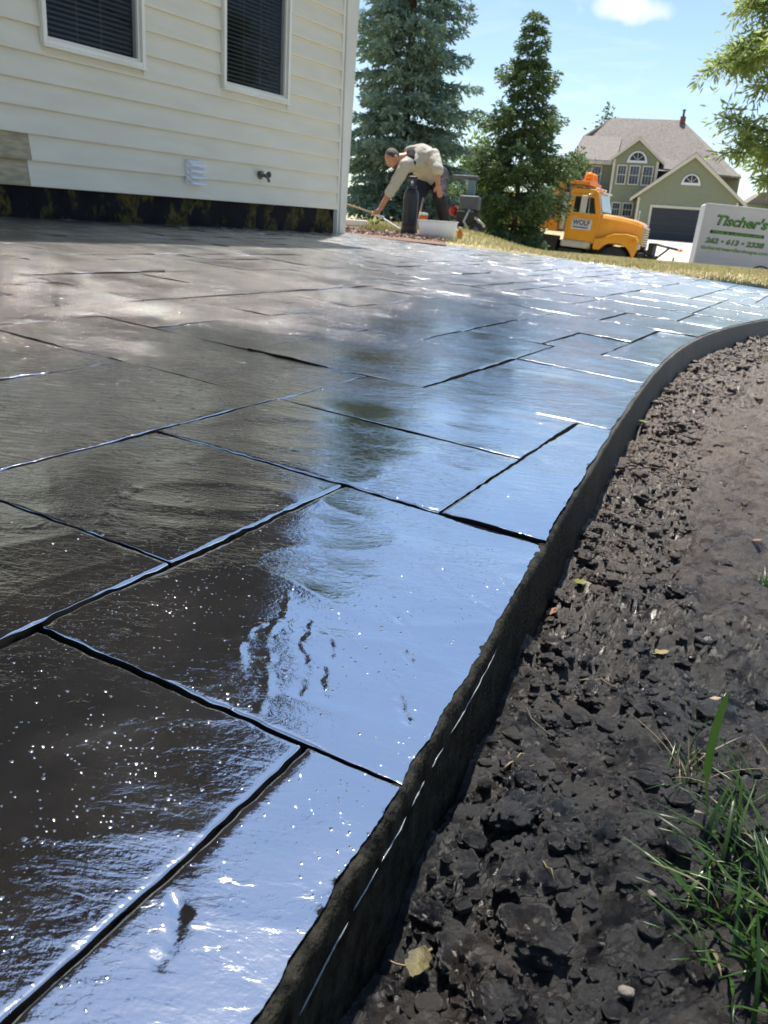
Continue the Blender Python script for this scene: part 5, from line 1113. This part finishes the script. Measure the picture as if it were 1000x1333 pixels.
MB().tube([(.02, -.32, .42), (-.06, -.36, .22), (.05, -.38, .08)], .022, 8).build('hydraulic_hose', M_hose, ld); MB().tube([(.12, -.34, .30), (.30, -.38, .16)], .025, 8).build('lever', M_cream, ld)

# ---------------------------------------------------------------- things lying in the soil
def ribbon(pts, wds, up=Vector((0, 0, 1)), fold=.0):
    pts = [Vector(p) for p in pts]; vs = []; fs = []
    for i, p in enumerate(pts):
        t = (pts[min(i+1, len(pts)-1)] - pts[max(i-1, 0)]).normalized(); s = t.cross(up); s = s.normalized() if s.length > 1e-4 else Vector((1, 0, 0)); n_ = s.cross(t)
        vs += [p - s * wds[i] / 2, p - n_ * fold * wds[i], p + s * wds[i] / 2]
    for i in range(len(pts) - 1): a = i * 3; fs += [(a, a+1, a+4, a+3), (a+1, a+2, a+5, a+4)]
    return vs, fs
def blade_mesh(mb, base, d, h, lean, wd, n=7, twist=0.0):
    base = Vector(base); d = Vector((d[0], d[1], 0)).normalized(); pts = []; ws = []
    for i in range(n):
        t = i / (n - 1); pts.append(base + d * lean * t ** 1.8 + Vector((0, 0, h * (t - .35 * (lean / max(h, .01)) * t * t * .5)))); ws.append(wd * (1 - t) ** .6 * (.75 + .6 * t) + .0002)
    vs, fs = ribbon(pts, ws, Vector((-d[1], d[0], .3 + twist)).cross(Vector((0, 0, 1))) + Vector((0, 0, .35)), .14); mb.add(vs, fs, True)
M_fg = leafmat('fresh grass blade', (.024, .058, .010), (.055, .115, .024), .4, .3); M_fd = leafmat('dry grass blade', (.12, .10, .05), (.22, .19, .11), .3, .5)
def tuft(px, py, n, h, spread, wd, label, name='grass_tuft', dry=.3, leanf=1.0, dirb=None):
    c = soil_at(px, py); o = empty(name, c, 0, label, 'grass', 'grass tufts rooted in the soil'); 
    for part, frac, m in (('green_blades', 1 - dry, M_fg), ('dry_blades', dry, M_fd)):
        k = int(n * frac)
        if not k: continue
        mb = MB()
        for _ in range(k):
            a = random.random() * 6.28; r_ = spread * math.sqrt(random.random()); hh = h * random.uniform(.45, 1.1); d = (math.cos(a), math.sin(a))
            if dirb and random.random() < .6: d = (dirb[0] + d[0] * .7, dirb[1] + d[1] * .7)
            blade_mesh(mb, (r_ * math.cos(a * 3.1), r_ * math.sin(a * 3.1), -.006), d, hh * random.uniform(.5, 1), hh * random.uniform(.3, 1.1) * leanf, wd * random.uniform(.6, 1.2), 7, random.uniform(-.6, .6))
        link(part, mb.mesh(part), m, o)
    return o
tuft(885, 1030, 34, .062, .018, .0019, 'sparse thin tuft of green and straw blades left of the tall blade', dry=.5)
tuft(978, 1140, 66, .065, .045, .0036, 'dense dark green tuft at the right edge below the tall blade', dry=.12, dirb=(-.6, -.2))
tuft(988, 1250, 80, .07, .05, .0040, 'thick grass clump in the lower right corner', dry=.1, dirb=(-.6, -.4))
tuft(965, 1330, 26, .07, .03, .0036, 'low grass clump at the bottom edge of the photo', dry=.15, dirb=(-.4, -.2))
tuft(1020, 1080, 22, .07, .04, .0036, 'grass clump cut by the right edge of the photo', dry=.15, dirb=(-.8, -.2))
tuft(996, 775, 22, .045, .010, .0022, 'small dark tuft at the right edge above the tan leaf', dry=.2)
tuft(992, 655, 9, .016, .004, .0025, 'tiny green seedling on the smooth soil at the right', dry=0)
tuft(985, 470, 60, .05, .06, .003, 'dry yellowish grass patch by the bend of the slab', dry=.7); tuft(955, 510, 45, .04, .06, .003, 'second dry grass patch nearer than the bend', dry=.7)
# the tall single blade
c = soil_at(918, 1085); e = at(948, 900, c.y * .93); mb = MB(); pts = []; ws = []
for i in range(14):
    t = i / 13; pts.append((e - c) * t + Vector((-.006 * math.sin(t * PI), 0, 0))); ws.append(.0022 if t < .38 else .0064 * (1 - max(0, (t - .8) / .2) ** 2 * .8))
vs, fs = ribbon(pts, ws, Vector((0, 1, .25)), .10); mb.add(vs, fs, True); o = link('tall_grass', mb.mesh('tall_grass'), M_fg); o.location = c; tag(o, 'single tall wide green grass blade standing upright at the right', 'grass')
# fallen leaves
def leaf(px, py, ln, wd, ang, m, label, curl=.25, lift=.006, name='fallen_leaf'):
    c = soil_at(px, py, lift); mb = MB(); N = 9; vs = []; fs = []
    for i in range(N):
        t = i / (N - 1); w_ = wd * math.sin(PI * min(1, t * .96 + .03)) ** .8 * (1 + .15 * math.sin(t * 17 + px)); x = (t - .5) * ln; z = curl * ln * (t - .5) ** 2
        for s in (-1, -.5, 0, .5, 1): vs.append((x, w_ * s * .5, z + abs(s) * w_ * .18 + .0008 * math.sin(t * 23 + s * 5)))
    for i in range(N - 1):
        for j in range(4): a = i * 5 + j; fs.append((a, a+1, a+6, a+5))
    mb.add(vs, fs, True); o = link(name, mb.mesh(name), m); o.location = c; o.rotation_euler = (random.uniform(-.2, .2), random.uniform(-.2, .2), ang); tag(o, label, 'leaf')
M_l1 = mat('yellow green dead leaf', (.16, .17, .03), (.09, .10, .02), 60, .5); M_l2 = mat('tan dead leaf', (.25, .19, .09), (.14, .10, .05), 110, .6); M_l3 = mat('orange brown leaf', (.20, .09, .04), (.12, .06, .03), 110, .6)
leaf(757, 762, .030, .017, .3, M_l1, 'yellow-green leaf lying near the slab in the dark soil'); leaf(862, 843, .036, .010, .35, M_l2, 'tan narrow leaf lying in the middle of the soil', .1)
leaf(985, 712, .016, .010, .2, M_l3, 'small orange leaf at the right edge on smooth soil'); leaf(543, 1262, .024, .017, 1.2, mat('olive dry leaf', (.13, .11, .04), (.06, .05, .02), 130, .6, .002, 300), 'olive-tan leaf deep under the slab at the bottom', .3, .016)
leaf(806, 607, .03, .012, .5, M_l3, 'orange-brown leaf tip by the slab near the twig'); leaf(928, 930, .012, .007, .1, M_l2, 'tiny tan leaf beside the tall grass blade'); leaf(718, 800, .03, .013, 1.0, M_l3, 'brown leaf half buried next to the yellow-green leaf', .3); leaf(835, 565, .03, .014, .3, M_l1, 'olive leaf tight under the slab below the bend')
# straw and twigs
M_straw = mat('dry straw', (.24, .17, .085), (.14, .10, .05), 50, .7); M_twig = mat('dark twig', (.03, .024, .02), (.06, .05, .04), 60, .7)
def strand(pxs, r_, m, label, name, cat, lift=.006):
    P = [soil_at(x, y, lift + .004 * (i % 2)) for i, (x, y) in enumerate(pxs)]; c = P[0].copy(); fine = []
    for i in range(len(P) - 1):
        for t in (0, .33, .66): fine.append(P[i].lerp(P[i+1], t) - c + Vector((0, 0, .0015 * math.sin(7 * t + i))))
    fine.append(P[-1] - c); o = MB().tube(fine, [r_ * (1 - .6 * i / len(fine)) for i in range(len(fine))], 6).build(name, m); o.location = c; tag(o, label, cat)
strand([(655, 1000), (675, 992), (700, 990)], .0011, M_straw, 'bent piece of straw beside the slab in the near soil', 'straw', 'straw'); strand([(660, 985), (668, 1005), (672, 1018)], .0006, M_straw, 'short straw crossing the bent one', 'straw', 'straw'); strand([(668, 996), (690, 1003), (706, 993)], .0008, M_straw, 'second straw curled against the bent one', 'straw', 'straw')
strand([(812, 607), (850, 600), (885, 610), (918, 624)], .0022, M_twig, 'thin dark twig curving across the soil below the bend', 'twig', 'twig'); strand([(682, 925), (695, 945), (718, 968)], .0012, M_twig, 'short dark twig between the slab and the sparse tuft', 'twig', 'twig'); strand([(698, 1130), (712, 1150), (722, 1172)], .0008, M_straw, 'hair-thin pale root on the near soil', 'root', 'root')
strand([(755, 880), (780, 890), (800, 905)], .0011, M_straw, 'thin straw left of the tan leaf', 'straw', 'straw'); strand([(560, 1240), (530, 1262), (505, 1250)], .0011, M_straw, 'thin root by the olive-tan leaf under the slab', 'root', 'root')
# pebbles
M_peb = mat('pale pebble', (.16, .14, .12), (.09, .08, .07), 90, .7, .002, 200)
for px, py, r_, lab in [(905, 1085, .0035, 'small pale pebble below the tall blade'), (810, 1322, .006, 'pale stone at the bottom edge of the soil'), (845, 1183, .003, 'tiny pale pebble in the middle of the near soil')]:
    v_, f_ = lump(r_, px * .11, False); o = link('pebble', mesh_np('pebble', v_, f_, True), M_peb); o.location = soil_at(px, py, r_ * .4); tag(o, lab, 'pebble')
